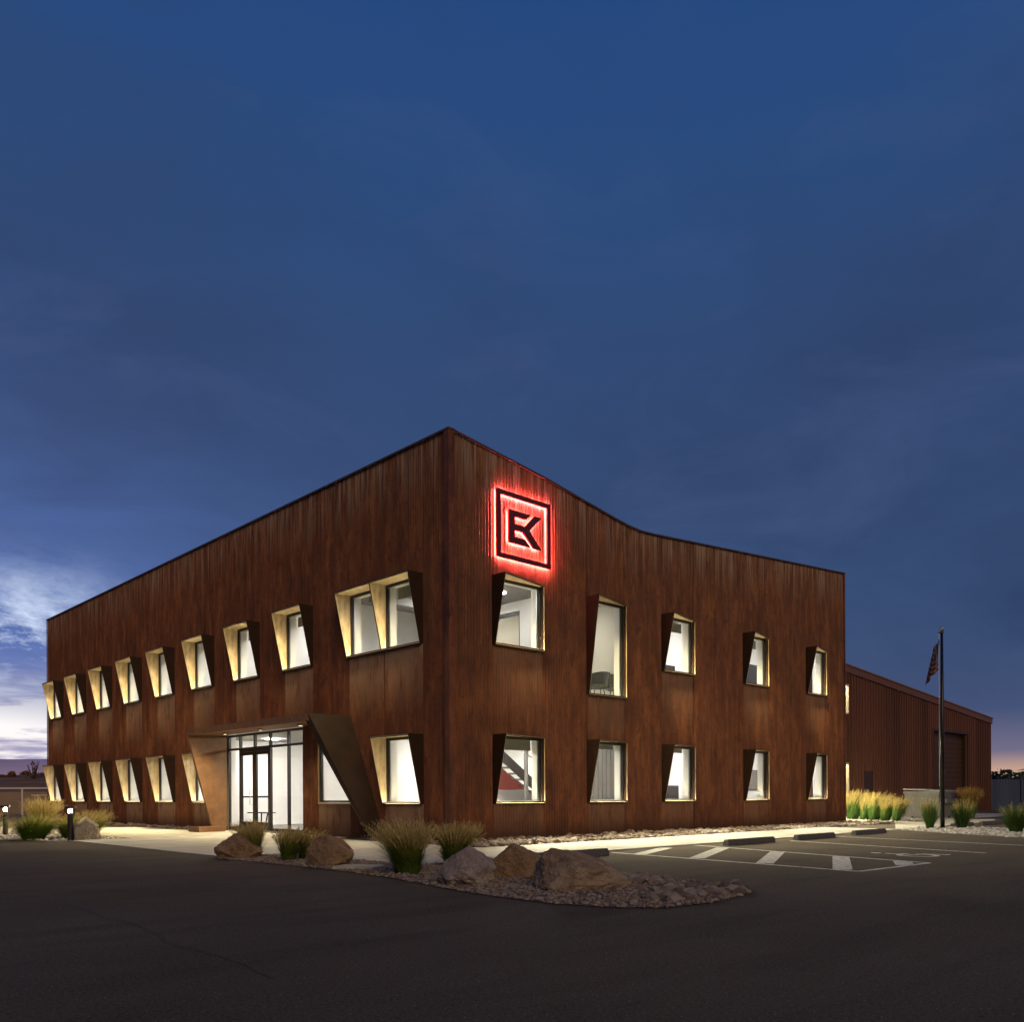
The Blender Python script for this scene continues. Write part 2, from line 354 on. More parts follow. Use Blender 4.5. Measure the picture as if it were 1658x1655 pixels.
# ================================================================== OFFICE BUILDING
LX, LY = 18.45, 27.96           # right facade length (along x), left facade length (along y)
PITCH = 0.09
def leftP(u, n, z): return (-n, u, z)
def rightP(u, n, z): return (u, -n, z)
def right_top(x):
    pts = [(0, 8.92), (2.9, 8.58), (5.6, 8.16), (6.1, 8.10), (6.6, 8.07), (7.2, 8.10), (18.45, 8.98), (99, 8.98)]
    for (a, za), (b, zb) in zip(pts, pts[1:]):
        if a <= x <= b: return za + (zb - za) * (x - a) / (b - a)
def left_top(y): return 8.92
LO0, LO1, UP0, UP1 = 0.86, 2.41, 4.45, 6.0
WW = 1.45
left_up = [0.91, 2.39, 5.52, 8.40, 11.33, 14.27, 17.12, 20.03, 22.93, 25.83]
left_lo = [0.91, 11.33, 14.27, 17.12, 20.03, 22.93, 25.83]
right_win = [(1.25, 2.83), (4.43, 5.92), (7.55, 9.02), (11.70, 13.08), (15.60, 16.97)]
ENTRY0, ENTRY1 = 6.06, 10.50    # storefront
office = thing('office_building', 'two storey rust brown corrugated steel office building with lit angled window hoods', 'office building')

# -------- openings
left_open = [(u, u + WW, UP0, UP1) for u in left_up] + [(u, u + WW, LO0, LO1) for u in left_lo] + [(3.84, 5.29, 0.875, 2.41), (ENTRY0, ENTRY1, -0.1, 2.96)]
right_open = [(a, b, LO0, LO1) for a, b in right_win] + [(a, b, (3.56 if i == 1 else UP0), UP1) for i, (a, b) in enumerate(right_win)]
# -------- corrugated sheets
def corrugated(P, length, top, opens, sheet_w, sk):
    us = [i * PITCH / 4 for i in range(int(length / (PITCH / 4)) + 1)]
    amp = [0.004, 0.021, 0.004, -0.017]
    prof = {}
    for i, u in enumerate(us): prof[round(u, 4)] = 0.018 + amp[i % 4]
    for (a, b, _, _) in opens:
        for e in (a, b):
            if 0 <= e <= length: prof.setdefault(round(e, 4), 0.018)
    ks = sorted(prof); ns = int(round(length / sheet_w)); cur = -1; groups = []; prev = []
    def flush():
        for g in groups:
            if g.f: g.obj('cladding_sheet', M['corten'], office, recalc=False)
    for a, b in zip(ks, ks[1:]):
        if b - a < 1e-4: continue
        si = min(ns - 1, int(a / length * ns))
        if si != cur: flush(); groups = []; prev = []; cur = si
        um = (a + b) / 2
        blk = sorted([(o[2], o[3]) for o in opens if o[0] - 1e-6 <= um <= o[1] + 1e-6])
        zt = (top(a) + top(b)) / 2
        iv = []; z0 = 0.02
        for (p, q) in blk:
            if p > z0: iv.append((z0, p, True))
            z0 = max(z0, q)
        iv.append((z0, 99, False)); now = []
        for (p, q, sill) in iv:
            mb = None                                   # joins the piece of sheet beside it, or starts one of its own
            for (pp, pq, g) in prev:
                if pp < q and p < pq:
                    if mb is None: mb = g
                    elif g is not mb:
                        k = len(mb.v); mb.v += g.v; mb.f += [tuple(i + k for i in f) for f in g.f]
                        for kk in mb.at: mb.at[kk] += g.at[kk]
                        groups.remove(g); prev = [(x, y, mb if h is g else h) for x, y, h in prev]; now = [(x, y, mb if h is g else h) for x, y, h in now]
            if mb is None: mb = MB(); mb.at = {'sill_pale': [], 'streak': [], 'foot_dark': [], 'rib': []}; groups.append(mb)
            now.append((p, q, mb))
            tq = (min(q, top(a)), min(q, top(b)))
            zs = [(p, p)]
            def put(zv): zs.append((min(zv, tq[0]), min(zv, tq[1])))
            cuts = set()
            if p < 0.3: cuts.add(0.45)
            if sill: cuts.add(max(p + 0.02, q - 0.05)); cuts.add(max(p + 0.01, q - 1.5))
            else: cuts.add(zt - 1.3); cuts.add(zt - 0.35)
            for cz in sorted(cuts):
                if p + 0.005 < cz < min(tq) - 0.005: put(cz)
            zs.append(tq)
            for (l0, l1) in zip(zs, zs[1:]):
                k = len(mb.v)
                for (u, zz) in ((a, l0[0]), (b, l0[1]), (b, l1[1]), (a, l1[0])):
                    mb.v.append(P(u, prof[u] + .003 * (si % 2), zz))
                    mb.at['sill_pale'].append(max(0.0, 1 - (q - zz) / 1.55) * sk if sill else 0.0)
                    mb.at['streak'].append(0.0 if sill else max(0.0, 1 - (zt - zz) / 1.35))
                    mb.at['rib'].append((math.sin(int((um + 1e-4) / PITCH) * 12.9898) * 43758.5453) % 1.0)
                    mb.at['foot_dark'].append(max(0.0, 1 - zz / 0.45))
                mb.f.append((k, k + 1, k + 2, k + 3))
        prev = now
    flush()
corrugated(leftP, LY, left_top, left_open, 0.95, 1.0)
corrugated(rightP, LX, right_top, right_open, 0.95, 0.4)
# far faces and roof
# (the east side is built with the windows)
b = MB(); b.box(0.03, LX - 0.03, LY - 0.02, LY, 0.0, 8.5); b.obj('rear_cladding', M['corten_flat'], office)
b = MB(); b.box(0.30, LX - 0.05, 0.30, LY - 0.05, 7.4, 7.5); b.obj('roof_deck', M['trim'], office)
# parapet caps, corner post, base flashing
b = MB(); b.box(-0.08, 0.12, -0.08, LY + 0.03, 8.922, 8.965); b.obj('parapet_cap', M['trim'], office)
b = MB(); xs = [0.121, 1.5, 2.9, 4.2, 5.6, 6.1, 6.6, 7.2, 10, 14, LX + 0.03]
for a, c in zip(xs, xs[1:]):
    za, zc = right_top(a), right_top(min(c, 18.45))
    b.hexa([(a, -0.08, za + .002), (c, -0.08, zc + .002), (c, 0.12, zc + .002), (a, 0.12, za + .002)], [(a, -0.08, za + .042), (c, -0.08, zc + .042), (c, 0.12, zc + .042), (a, 0.12, za + .042)])
b.obj('parapet_cap', M['trim'], office)
b = MB(); b.box(-0.07, 0.10, -0.07, -0.055, 0.0, 8.92); b.box(-0.07, -0.055, -0.054, 0.10, 0.0, 8.92); b.obj('corner_trim', M['corten_flat'], office)
b = MB(); b.box(LX - 0.06, LX + 0.02, -0.066, -0.052, 0.0, 8.97); b.box(LX, LX + .02, -0.051, 0.06, 0, 8.97); b.obj('corner_trim', M['corten_flat'], office)
b = MB(); b.box(-0.066, -0.052, LY - 0.06, LY + 0.02, 0.0, 8.92); b.obj('corner_trim', M['corten_flat'], office)

# -------- inner skin of the facades (white inside) with the same openings
def skin(P, length, ztop, opens, n0, n1):
    mb = MB(); ed = sorted({0.02, length - 0.03} | {round(e, 4) for o in opens for e in o[:2]})
    for a, c in zip(ed, ed[1:]):
        um = (a + c) / 2; z0 = 0.0
        for (p, q) in sorted([(o[2], o[3]) for o in opens if o[0] < um < o[1]]) + [(ztop, ztop)]:
            if p > z0 + 0.01:
                pts = lambda zz: [P(a, n0, zz), P(c, n0, zz), P(c, n1, zz), P(a, n1, zz)]
                mb.hexa(pts(z0), pts(p))
            z0 = max(z0, q)
    return mb
skin(lambda u, n, z: leftP(u, n, z), LY, 8.9, left_open, -0.27, -0.03).obj('inner_wall', M['white'], office)
skin(lambda u, n, z: rightP(u, n, z), LX, 7.95, [(o[0], o[1], o[2], o[3]) for o in right_open], -0.27, -0.03).mapv(lambda x, y, zz: (max(x, 0.272), y, zz)).obj('inner_wall', M['white'], office)

b = MB()
for a, c in zip(xs, xs[1:]):
    c = min(c, LX - .03); a = max(a, .30)
    b.hexa([(a, .03, 7.952), (c, .03, 7.952), (c, .12, 7.952), (a, .12, 7.952)], [(a, .03, right_top(a) - .01), (c, .03, right_top(c) - .01), (c, .12, right_top(c) - .01), (a, .12, right_top(a) - .01)])
b.obj('parapet_wall', M['corten_flat'], office)
# -------- window hoods
def plate(mb, q, t):
    t = Vector(t); mb.hexa(q, [tuple(Vector(p) + t) for p in q])
def hood_meshes(P, wd, h, mirrored, dt=0.45, db=0.11):
    """a folded steel hood. mirrored (right facade): deep only at the u=0 top corner."""
    sh, ln, led = MB(), MB(), MB()
    d0 = dt                              # top depth at u=0
    d1 = db if mirrored else dt          # top depth at u=wd
    t, l, BK = 0.012, 0.008, -0.005
    def side(mb, u, dtop, du):
        plate(mb, [(u, BK, 0), (u, db, 0), (u, dtop, h), (u, BK, h)], (du, 0, 0))
    side(sh, 0, d0, -t); side(sh, wd, d1, t)
    plate(sh, [(-t, BK, h), (-t, d0, h), (wd + t, d1, h), (wd + t, BK, h)], (0, 0, t))
    plate(sh, [(-t, BK, 0), (-t, db, 0), (wd + t, db, 0), (wd + t, BK, 0)], (0, 0, -t))
    side(ln, 0.001, d0 - 0.003, l)
    if mirrored: plate(ln, [(wd - .001, db - .024, .012), (wd - .001, db - .002, .012), (wd - .001, db - .002, h - .012), (wd - .001, db - .024, h - .012)], (-l, 0, 0))  # far lining only an edge strip; dark shell stands in for shade
    else: side(ln, wd - 0.001, d1 - 0.003, -l)
    plate(ln, [(l + .002, BK, h - .001), (l + .002, d0 - .004, h - .001), (wd - l - .002, d1 - .004, h - .001), (wd - l - .002, BK, h - .001)], (0, 0, -l))
    plate(ln, [(l + .002, BK, .001), (l + .002, db - .003, .001), (wd - l - .002, db - .003, .001), (wd - l - .002, BK, .001)], (0, 0, l))
    # front lip of the sill hides an LED strip that washes the lining
    plate(sh, [(0.012, db - .012, .010), (wd - .012, db - .012, .010), (wd - .012, db - .012, .040), (0.012, db - .012, .040)], (0, .006, 0))
    led.box(.05, wd - .05, db - .045, db - .020, .012, .026)
    plate(sh, [(0.012, d0 - .012, h - l - .003), (wd - .012, d1 - .012, h - l - .003), (wd - .012, d1 - .012, h - .03), (0.012, d0 - .012, h - .03)], (0, .006, 0))
    for mb in (sh, ln, led): mb.mapv(P)
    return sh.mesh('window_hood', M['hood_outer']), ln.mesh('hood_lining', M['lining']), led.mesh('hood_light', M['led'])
def window_meshes(P, wd, h):
    fr, pn, jb, st = MB(), MB(), MB(), MB(); f = 0.055
    def bar(mb, u0, u1, z0, z1, n0, n1): mb.box(u0, u1, n0, n1, z0, z1)
    bar(fr, 0.01, f, 0.01, h - .01, -.060, -.008); bar(fr, wd - f, wd - .01, 0.01, h - .01, -.060, -.008)
    bar(fr, f, wd - f, h - f - .02, h - .01, -.060, -.008); bar(fr, f, wd - f, 0.01, f, -.060, -.008)
    bar(pn, f, wd - f, f, h - f - .02, -.046, -.040)
    g = f + .001
    bar(st, g, g + .03, f, h - f - .02, -.085, -.061); bar(st, wd - g - .03, wd - g, f, h - f - .02, -.085, -.061)
    bar(jb, .005, .04, .01, h - .01, -.30, -.090); bar(jb, wd - .04, wd - .005, .01, h - .01, -.30, -.090)
    bar(jb, .041, wd - .041, .01, .035, -.32, -.090); bar(jb, .041, wd - .041, h - .035, h - .01, -.30, -.090)
    for mb in (fr, pn, jb, st): mb.mapv(P)
    return fr.mesh('window', M['frame']), pn.mesh('pane', M['glass']), jb.mesh('jamb', M['white']), st.mesh('glazing_stop', M['steel'])
def hood_lamp(side, u, wd, z1, energy):
    """the wall-wash fitting in a hood: shines out and down over the walk in front"""
    P = leftP if side == 'L' else rightP
    ld = bpy.data.lights.new('hood_lamp', 'SPOT'); ld.energy = energy; ld.spot_size = R(104); ld.spot_blend = 1.0; ld.shadow_soft_size = .12
    ld.color = (1.0, 0.76, 0.36) if side == 'L' else (1.0, 0.95, 0.66)
    o = bpy.data.objects.new('hood_lamp', ld); COL.objects.link(o)
    o.location = P(u + wd * (.5 if side == 'L' else .3), .39 if side == 'L' else .33, z1 - .06)
    o.rotation_euler = Vector(P(0, 1.5 if z1 < 3 else .12, -1)).to_track_quat('-Z', 'Y').to_euler()
    if z1 > 3: ld.color = (1.0, .78, .40); ld.spot_size = R(130)
    o.parent = office
cache = {}
def put_window(side, u, wd, z0, z1, hood=True):
    P = leftP if side == 'L' else rightP; key = (side, round(wd, 3), round(z1 - z0, 3))
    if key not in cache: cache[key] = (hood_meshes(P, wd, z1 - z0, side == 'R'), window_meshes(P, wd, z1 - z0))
    hm, wm = cache[key]; loc = P(u, 0, z0)
    if hood:
        hood_lamp(side, u, wd, z1, ((260 if u < 2 else 1800) if side == 'L' else 1350) if z1 < 3 else (180 if side == 'L' else 600))
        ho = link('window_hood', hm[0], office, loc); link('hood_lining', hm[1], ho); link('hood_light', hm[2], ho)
    wo = link('window', wm[0], office, loc); link('pane', wm[1], wo); link('jamb', wm[2], wo); link('glazing_stop', wm[3], wo)
for u in left_up: put_window('L', u, WW, UP0, UP1)
for u in left_lo: put_window('L', u, WW, LO0, LO1)
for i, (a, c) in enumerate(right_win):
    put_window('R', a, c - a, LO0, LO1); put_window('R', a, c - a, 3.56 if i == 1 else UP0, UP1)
put_window('L', 3.84, 1.45, 0.875, 2.41, hood=False)
b = MB(); b.box(-.03, .1, 3.80, 3.838, .84, 2.45); b.box(-.03, .1, 5.292, 5.33, .84, 2.45); b.box(-.03, .1, 3.839, 5.291, 2.411, 2.45); b.box(-.05, .1, 3.839, 5.291, .845, .874); b.obj('window_surround', M['lining'], office)
def eastP(u, n, z): return (LX + n, u, z)
east_open = [(u, u + WW, z0, z1) for u in (1.0, 4.0) for z0, z1 in ((LO0, LO1), (UP0, UP1))]
skin(eastP, LY, 8.95, east_open, -0.02, 0.0).obj('rear_cladding', M['corten_flat'], office)
skin(eastP, LY - .3, 8.0, east_open, -0.27, -0.03).mapv(lambda x, y, zz: (x, max(y, .30), zz)).obj('inner_wall', M['white'], office)
def hood_east(u, z0, z1):  # side face out of view; hoods and lamps added to light the feather grasses
    hm, wm = hood_meshes(eastP, WW, z1 - z0, False), window_meshes(eastP, WW, z1 - z0); ho = link('window_hood', hm[0], office, (0, u, z0)); link('hood_lining', hm[1], ho); link('hood_light', hm[2], ho)
    wo = link('window', wm[0], office, (0, u, z0)); link('pane', wm[1], wo); link('jamb', wm[2], wo); link('glazing_stop', wm[3], wo)
    ld = bpy.data.lights.new('hood_lamp', 'SPOT'); ld.energy = 2700 if z1 < 3 else 500; ld.spot_size = R(150); ld.spot_blend = 1; ld.shadow_soft_size = .12; ld.color = (1.0, .84, .46)
    o = bpy.data.objects.new('hood_lamp', ld); COL.objects.link(o); o.location = eastP(u + .7, .39, z1 - .06); o.rotation_euler = Vector((.9, -.5, -1)).to_track_quat('-Z', 'Y').to_euler(); o.parent = office
for (u, _, z0, z1) in east_open: hood_east(u, z0, z1)
# roller-shade boxes behind some windows
for (a, c, z1) in [(1.25, 2.83, LO1), (4.43, 5.92, LO1), (7.55, 9.02, LO1), (7.55, 9.02, UP1), (15.6, 16.97, LO1), (15.6, 16.97, UP1), (11.7, 13.08, UP1)]:
    bxo('roller_shade', M['shade'], office, a + .06, c - .06, .33, .37, z1 - (.30 if z1 == UP1 or a < 2 else .17), z1 - .04)
for u in left_up[:1] + left_up[2:]:
    bxo('roller_shade', M['shade'], office, .33, .37, u + .06, u + WW - .06, UP1 - .30, UP1 - .04)

# -------- entry portal
PD = 1.22
por = MB(); por.hexa([(-PD, 3.79, 2.84), (-.03, 3.79, 2.90), (-.03, 10.60, 2.90), (-PD, 10.60, 2.84)], [(-PD, 3.79, 3.02), (-.03, 3.79, 3.02), (-.03, 10.60, 3.02), (-PD, 10.60, 3.02)])
por_o = por.obj('entry_portal', M['corten_orange'], office)
b = MB(); b.hexa([(-.03, 10.49, 0.02), (-.47, 10.49, 0.02), (-PD, 10.49, 2.838), (-.03, 10.49, 2.898)], [(-.03, 10.60, 0.02), (-.47, 10.60, 0.02), (-PD, 10.60, 2.838), (-.03, 10.60, 2.898)])
b.obj('portal_wing', M['corten_orange'], por_o)
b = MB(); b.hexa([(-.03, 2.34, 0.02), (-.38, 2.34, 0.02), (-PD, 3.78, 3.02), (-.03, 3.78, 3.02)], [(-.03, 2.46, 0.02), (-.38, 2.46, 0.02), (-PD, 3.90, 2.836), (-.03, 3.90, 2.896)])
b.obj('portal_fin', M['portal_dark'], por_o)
b = MB(); b.box(-1.25, -.45, 9.72, 10.42, 0.0, .17); b.obj('portal_foot', M['corten_orange'], por_o)
for y in (5.2, 7.3, 9.4):
    bb = MB(); bb.tube([(-.6, y, 2.868), (-.6, y, 2.835)], .075, 14); dl = bb.obj('soffit_light', M['frame'], por_o)
    bb = MB(); bb.tube([(-.6, y, 2.834), (-.6, y, 2.832)], .05, 14); bb.obj('lens', M['soffit'], dl)
    ld = bpy.data.lights.new('soffit_lamp', 'SPOT'); ld.energy = 160 if y < 6 else 420; ld.color = (1.0, .78, .38); ld.spot_size = R(140); ld.spot_blend = 1; ld.shadow_soft_size = .06
    lo_ = bpy.data.objects.new('soffit_lamp', ld); COL.objects.link(lo_); lo_.location = (-.6, y, 2.80); lo_.rotation_euler = Vector((-.5, 0, -1)).to_track_quat('-Z', 'Y').to_euler(); lo_.parent = dl
# storefront
sf = MB(); X0, X1 = 0.02, 0.10
mull = [10.49, 9.76, 8.865, 7.96, 6.945, 6.07]
for y in mull: sf.box(X0, X1, y - .03 if y != 6.07 else y, y + .03 if y != 10.49 else y, 0.06, 2.88)
ends = [(mull[i + 1] + .03, mull[i] - .03) for i in range(5)]
for i, (a, c) in enumerate(ends):
    sf.box(X0 + .002, X1 - .002, a, c, 2.82, 2.878)
    sf.box(X0 + .002, X1 - .002, a, c, 2.34 if i in (1, 2) else 2.42, 2.48)
    if i not in (1, 2): sf.box(X0 + .002, X1 - .002, a, c, 0.062, 0.14)
store = sf.obj('storefront', M['frame'], office)
for i, (a, c) in enumerate(ends):
    bxo('pane', M['glass'], store, .055, .062, a, c, 2.48, 2.82)
    if i not in (1, 2): bxo('pane', M['glass'], store, .055, .062, a, c, .14, 2.42)
for i in (1, 2):
    a, c = ends[i]; dr = MB()
    dr.box(.025, .085, a + .004, a + .075, .07, 2.335); dr.box(.025, .085, c - .075, c - .004, .07, 2.335)
    dr.box(.026, .084, a + .075, c - .075, 2.25, 2.334); dr.box(.026, .084, a + .075, c - .075, .071, .30)
    do = dr.obj('door', M['frame'], office)
    bxo('pane', M['glass'], do, .052, .058, a + .075, c - .075, .30, 2.25)
    h = MB(); h.tube([(.10, a + .03, 1.03), (.10, c - .03, 1.03)], .025, 6); h.obj('push_bar', M['frame'], do)
    if i == 1:
        h = MB(); yy = a + .09; h.tube([(.02, yy, 1.22), (-.05, yy, 1.22), (-.05, yy, .80), (.02, yy, .80)], .016, 6); h.obj('handle', M['steel'], do)
bxo('threshold', M['concrete'], office, -.02, .12, ENTRY0 + .01, ENTRY1 - .01, .0, .058)

# -------- floors, ceilings, partitions
ip = lambda name, m, *a: bxo(name, m, office, *a)
ip('floor_slab', M['floor'], .28, 18.1, .28, 27.6, -.02, .04)
ip('upper_floor', M['white'], .275, 18.1, .275, 27.6, 2.95, 3.54)
ip('upper_ceiling', M['ceiling'], .275, 18.1, .275, 27.6, 6.45, 6.52)
LOF, LOC, UPF, UPC = .041, 2.949, 3.541, 6.449
for x, z0, z1, y1 in [(3.7, UPF, UPC, 1.62), (7.1, UPF, UPC, 4.2), (10.7, UPF, UPC, 4.2), (15.3, UPF, UPC, 4.2), (6.75, LOF, LOC, 2.9), (10.7, LOF, LOC, 4.2), (15.3, LOF, LOC, 4.2)]:
    ip('partition', M['cream'] if (x == 7.1) else M['white'], x, x + .1, .275, y1, z0, z1)
ip('partition', M['white'], 3.7, 3.8, 2.62, 4.2, UPF, UPC); ip('partition', M['white'], 3.7, 3.8, 1.622, 2.618, 5.82, UPC)
ip('glass_door_leaf', M['slat'], 3.74, 3.78, 1.63, 1.70, UPF, 5.81); ip('glass_door_leaf', M['frame'], 3.74, 3.78, 1.71, 2.61, 5.72, 5.80)
ip('partition', M['cream'], 3.81, 7.09, 4.1, 4.2, UPF, UPC)
ip('partition', M['white'], 7.21, 10.69, 3.3, 3.4, UPF, UPC); ip('partition', M['white'], 10.81, 15.29, 3.3, 3.4, UPF, UPC); ip('partition', M['sage'], 15.41, 18.17, 3.3, 3.4, UPF, UPC)
ip('partition', M['white'], 6.86, 10.69, 2.8, 2.9, LOF, LOC); ip('partition', M['white'], 10.81, 15.29, 3.3, 3.4, LOF, LOC); ip('partition', M['sage'], 15.41, 18.17, 3.3, 3.4, LOF, LOC)
for y, fl in [(4.75, 'u'), (7.7, 'u'), (10.55, 'u'), (13.5, 'ul'), (16.4, 'ul'), (19.3, 'ul'), (22.2, 'ul'), (25.1, 'ul'), (27.5, 'ul')]:
    for k in fl: ip('partition', M['white'], .275, 4.2, y, y + .1, *((UPF, UPC) if k == 'u' else (LOF, LOC)))
ip('partition', M['white'], 4.21, 4.31, 4.75, 27.5, UPF, UPC); ip('partition', M['white'], 4.21, 4.31, 13.5, 27.5, LOF, LOC)
ip('partition', M['white'], 9.2, 9.3, 2.91, 13.6, LOF, LOC); ip('partition', M['white'], 4.32, 9.19, 8.4, 8.5, LOF, LOC)
ip('partition', M['white'], 4.32, 9.19, 13.5, 13.6, LOF, LOC); ip('ceiling_light', M['lobbylight'], 6.0, 6.32, 10.6, 10.92, LOC - .03, LOC - .002)
# grooved grey boards on the lobby partition
yy = .95
while yy < 2.7:
    ip('board', M['slat'], 6.70, 6.748, yy, yy + .145, .05, 2.93); yy += .157
# ceiling lights
def cl_(x, y, zc, sx=.6, sy=1.2, m='lightpanel'): ip('ceiling_light', M[m], x - sx / 2, x + sx / 2, y - sy / 2, y + sy / 2, zc - .03, zc - .002)
for x in (8.8, 13.0, 16.7):
    cl_(x, 1.8, LOC); cl_(x, 1.8, UPC)
ip('dropped_ceiling', M['slat'], .28, 3.69, .28, 4.74, 6.07, 6.12)
cl_(2.0, 1.3, 6.069, 1.6, .25, 'cornerlight'); cl_(2.2, 2.9, 6.069, 1.6, .25, 'cornerlight'); cl_(5.4, 2.4, UPC, .6, .6)
for y in (6.2, 9.1, 12.0, 14.9, 17.85, 20.75, 23.6, 26.3): cl_(2.0, y, UPC, .6, 1.0)
for y in (14.9, 17.85, 20.75, 23.6, 26.3): cl_(2.0, y, LOC, .6, 1.0)
for x, y in [(2.0, 1.9), (2.0, 4.2), (2.2, 6.6), (2.2, 9.0), (2.2, 11.8), (5.2, 3.2), (6.3, 6.8), (7.5, 5.9)]: cl_(x, y, LOC, .32, .32, 'lobbylight')
ip('ceiling_beam', M['slat'], .4, 3.69, 3.3, 3.6, 5.85, 6.068)

# -------- stair seen through the lobby corner window
stair = thing('staircase', 'dark steel staircase with open treads behind the lobby corner window', 'staircase', (6.6, 4.6, .04))
def sp(x, y, zz): return (x - 6.6, y - 4.6, zz - .04)
sm = M['slat']; N = 11
for k in range(N):
    x = 5.0 + k * .27; zt = 2.72 - k * .175 - .3
    b = MB(); b.box(*[v for pr in ((x, x + .28), (4.05, 5.2), (zt - .05, zt)) for v in pr]); b.mapv(sp).obj('tread', sm, stair)
for y in (4.0, 5.25):
    b = MB(); b.hexa([(4.9, y, 2.30), (8.0, y, .28), (8.0, y + .06, .28), (4.9, y + .06, 2.30)], [(4.9, y, 2.62), (8.0, y, .60), (8.0, y + .06, .60), (4.9, y + .06, 2.62)]); b.mapv(sp).obj('stringer', M['frame'], stair)
    b = MB(); b.tube([(4.9, y + .03, 2.9), (8.0, y + .03, 1.5)], .022, 6); b.mapv(sp).obj('handrail', M['white'], stair)
b = MB(); b.hexa([(5.75, 4.7, 1.21), (7.1, 4.7, 1.21), (7.09, 4.7, 1.22), (5.75, 4.7, 1.95)], [(5.75, 4.8, 1.21), (7.1, 4.8, 1.21), (7.09, 4.8, 1.22), (5.75, 4.8, 1.95)])
red = b.obj('accent_wall', M['red'], office)
ip('half_wall', M['white'], 5.6, 8.6, 4.7, 4.8, LOF, 1.205)
b = MB(); b.tube([(6.25, 4.0, .04), (6.25, 4.0, 2.94)], .07, 12); b.obj('column', M['slat'], office)

# -------- things inside, seen through the glass
def monitor(x, y, z0, w_, h_, label, rz=0.0, base=.12):
    t = thing('monitor', label, 'monitor', (x, y, z0), rz=rz)
    b = MB(); b.box(-w_ / 2, w_ / 2, -.02, .015, base, base + h_); b.obj('screen', M['black'], t)
    b = MB(); b.box(-.03, .03, .016, .05, .012, base + h_ * .6); b.obj('stand', M['black'], t)
    b = MB(); b.box(-.14, .14, -.08, .09, 0, .011); b.obj('foot', M['black'], t)
def desk(x, y, zf, w_, dp, label):
    t = thing('desk', label, 'desk', (x, y, zf))
    b = MB(); b.box(-w_ / 2, w_ / 2, -dp / 2, dp / 2, .70, .74); b.obj('tabletop', M['wood'], t)
    for sx in (-1, 1):
        for sy in (-1, 1):
            b = MB(); b.box(sx * (w_ / 2 - .06) - .025, sx * (w_ / 2 - .06) + .025, sy * (dp / 2 - .06) - .025, sy * (dp / 2 - .06) + .025, 0, .699); b.obj('leg', M['steel'], t)
desk(9.9, 1.5, .04, 1.5, .7, 'wooden desk behind the third lower window of the right facade'); monitor(10.1, 1.5, .78, .62, .42, 'black monitor on the desk behind the third lower window')
desk(9.85, 1.4, 3.541, 1.3, .7, 'wooden desk behind the third upper window of the right facade'); monitor(9.88, 1.4, 4.281, .45, .58, 'small dark monitor low behind the third upper window')
desk(14.6, 1.5, 3.541, 1.3, .7, 'wooden desk behind the fourth upper window of the right facade'); monitor(14.75, 1.5, 4.281, .95, 1.1, 'large dark screen on the desk behind the fourth upper window')
desk(16.9, 1.2, .04, 1.4, .6, 'wooden desk behind the last lower window of the right facade')
for k, (x, lab, m, s) in enumerate([(16.45, 'small white pot on the desk behind the last lower window', 'white', .07), (17.15, 'small dark cup on the desk behind the last lower window', 'black', .05)]):
    b = MB(); b.tube([(0, 0, 0), (0, 0, .04), (0, 0, s * 2.2)], [s * .7, s, s * 1.05], 10); o = b.obj('pot' if k == 0 else 'cup', M[m]); o.location = (x, 1.1, .78); tag(o, lab, 'pot' if k == 0 else 'cup')
t = thing('wall_screen', 'dark flat wall screen behind the fourth lower window', 'television', (15.29, 1.75, 1.2))
b = MB(); b.box(-.06, -.001, -.42, .32, 0, .68); b.obj('screen', M['black'], t); b = MB(); b.box(-.064, -.061, -.40, .30, .02, .66); b.obj('display', M['slat'], t)
def tub_chair(x, y, zf, m, label, rz):
    t = thing('armchair', label, 'armchair', (x, y, zf), rz=rz)
    b = MB(); b.tube([(0, 0, .36), (0, 0, .45)], [.25, .28], 14); b.obj('seat', M[m], t)
    b = MB(); n = 11
    for k in range(n):
        a0, a1 = R(-120 + 240 * k / n), R(-120 + 240 * (k + 1) / n)
        hh = lambda a: .52 + .34 * max(0, math.cos(a * .75)) ** .7
        q = lambda r_, a, zz: (math.cos(a) * r_, math.sin(a) * r_, zz)
        b.hexa([q(.28, a0, .40), q(.28, a1, .40), q(.32, a1, .40), q(.32, a0, .40)], [q(.31, a0, hh(a0)), q(.31, a1, hh(a1)), q(.35, a1, hh(a1)), q(.35, a0, hh(a0))])
    b.obj('backrest', M[m], t, smooth=False)
    for k in range(4):
        a = R(45 + 90 * k); b = MB(); b.tube([(math.cos(a) * .18, math.sin(a) * .18, .36), (math.cos(a) * .26, math.sin(a) * .26, 0)], .012, 6); b.obj('leg', M['black'], t)
tub_chair(5.85, .85, 3.541, 'darkfab', 'dark grey rounded armchair behind the tall upper window', R(20))
tub_chair(6.60, .80, 3.541, 'palefab', 'taupe rounded armchair right of the dark one behind the tall window', R(60))
t = thing('low_table', 'low black table with splayed legs behind the glass entrance doors', 'table', (2.0, 12.2, .04))
b = MB(); b.box(-.25, .25, -.5, .5, .44, .475); b.obj('tabletop', M['black'], t)
for y0, y1 in ((-.42, -.25), (.42, .25), (0, 0)):
    b = MB(); b.tube([(0, y0, .44), (0, y1, 0)], .022, 6); b.obj('leg', M['black'], t)
t = thing('arc_lamp', 'thin black floor lamp behind the upper window left of the paired windows', 'lamp', (1.2, 6.75, 3.541))
b = MB(); b.tube([(0, 0, 0), (0, 0, .02)], .13, 12); b.obj('base', M['black'], t)
b = MB(); b.tube([(0, 0, .02), (.02, .02, 1.3), (-.03, -.06, 1.9)], .012, 6); b.obj('stem', M['black'], t)
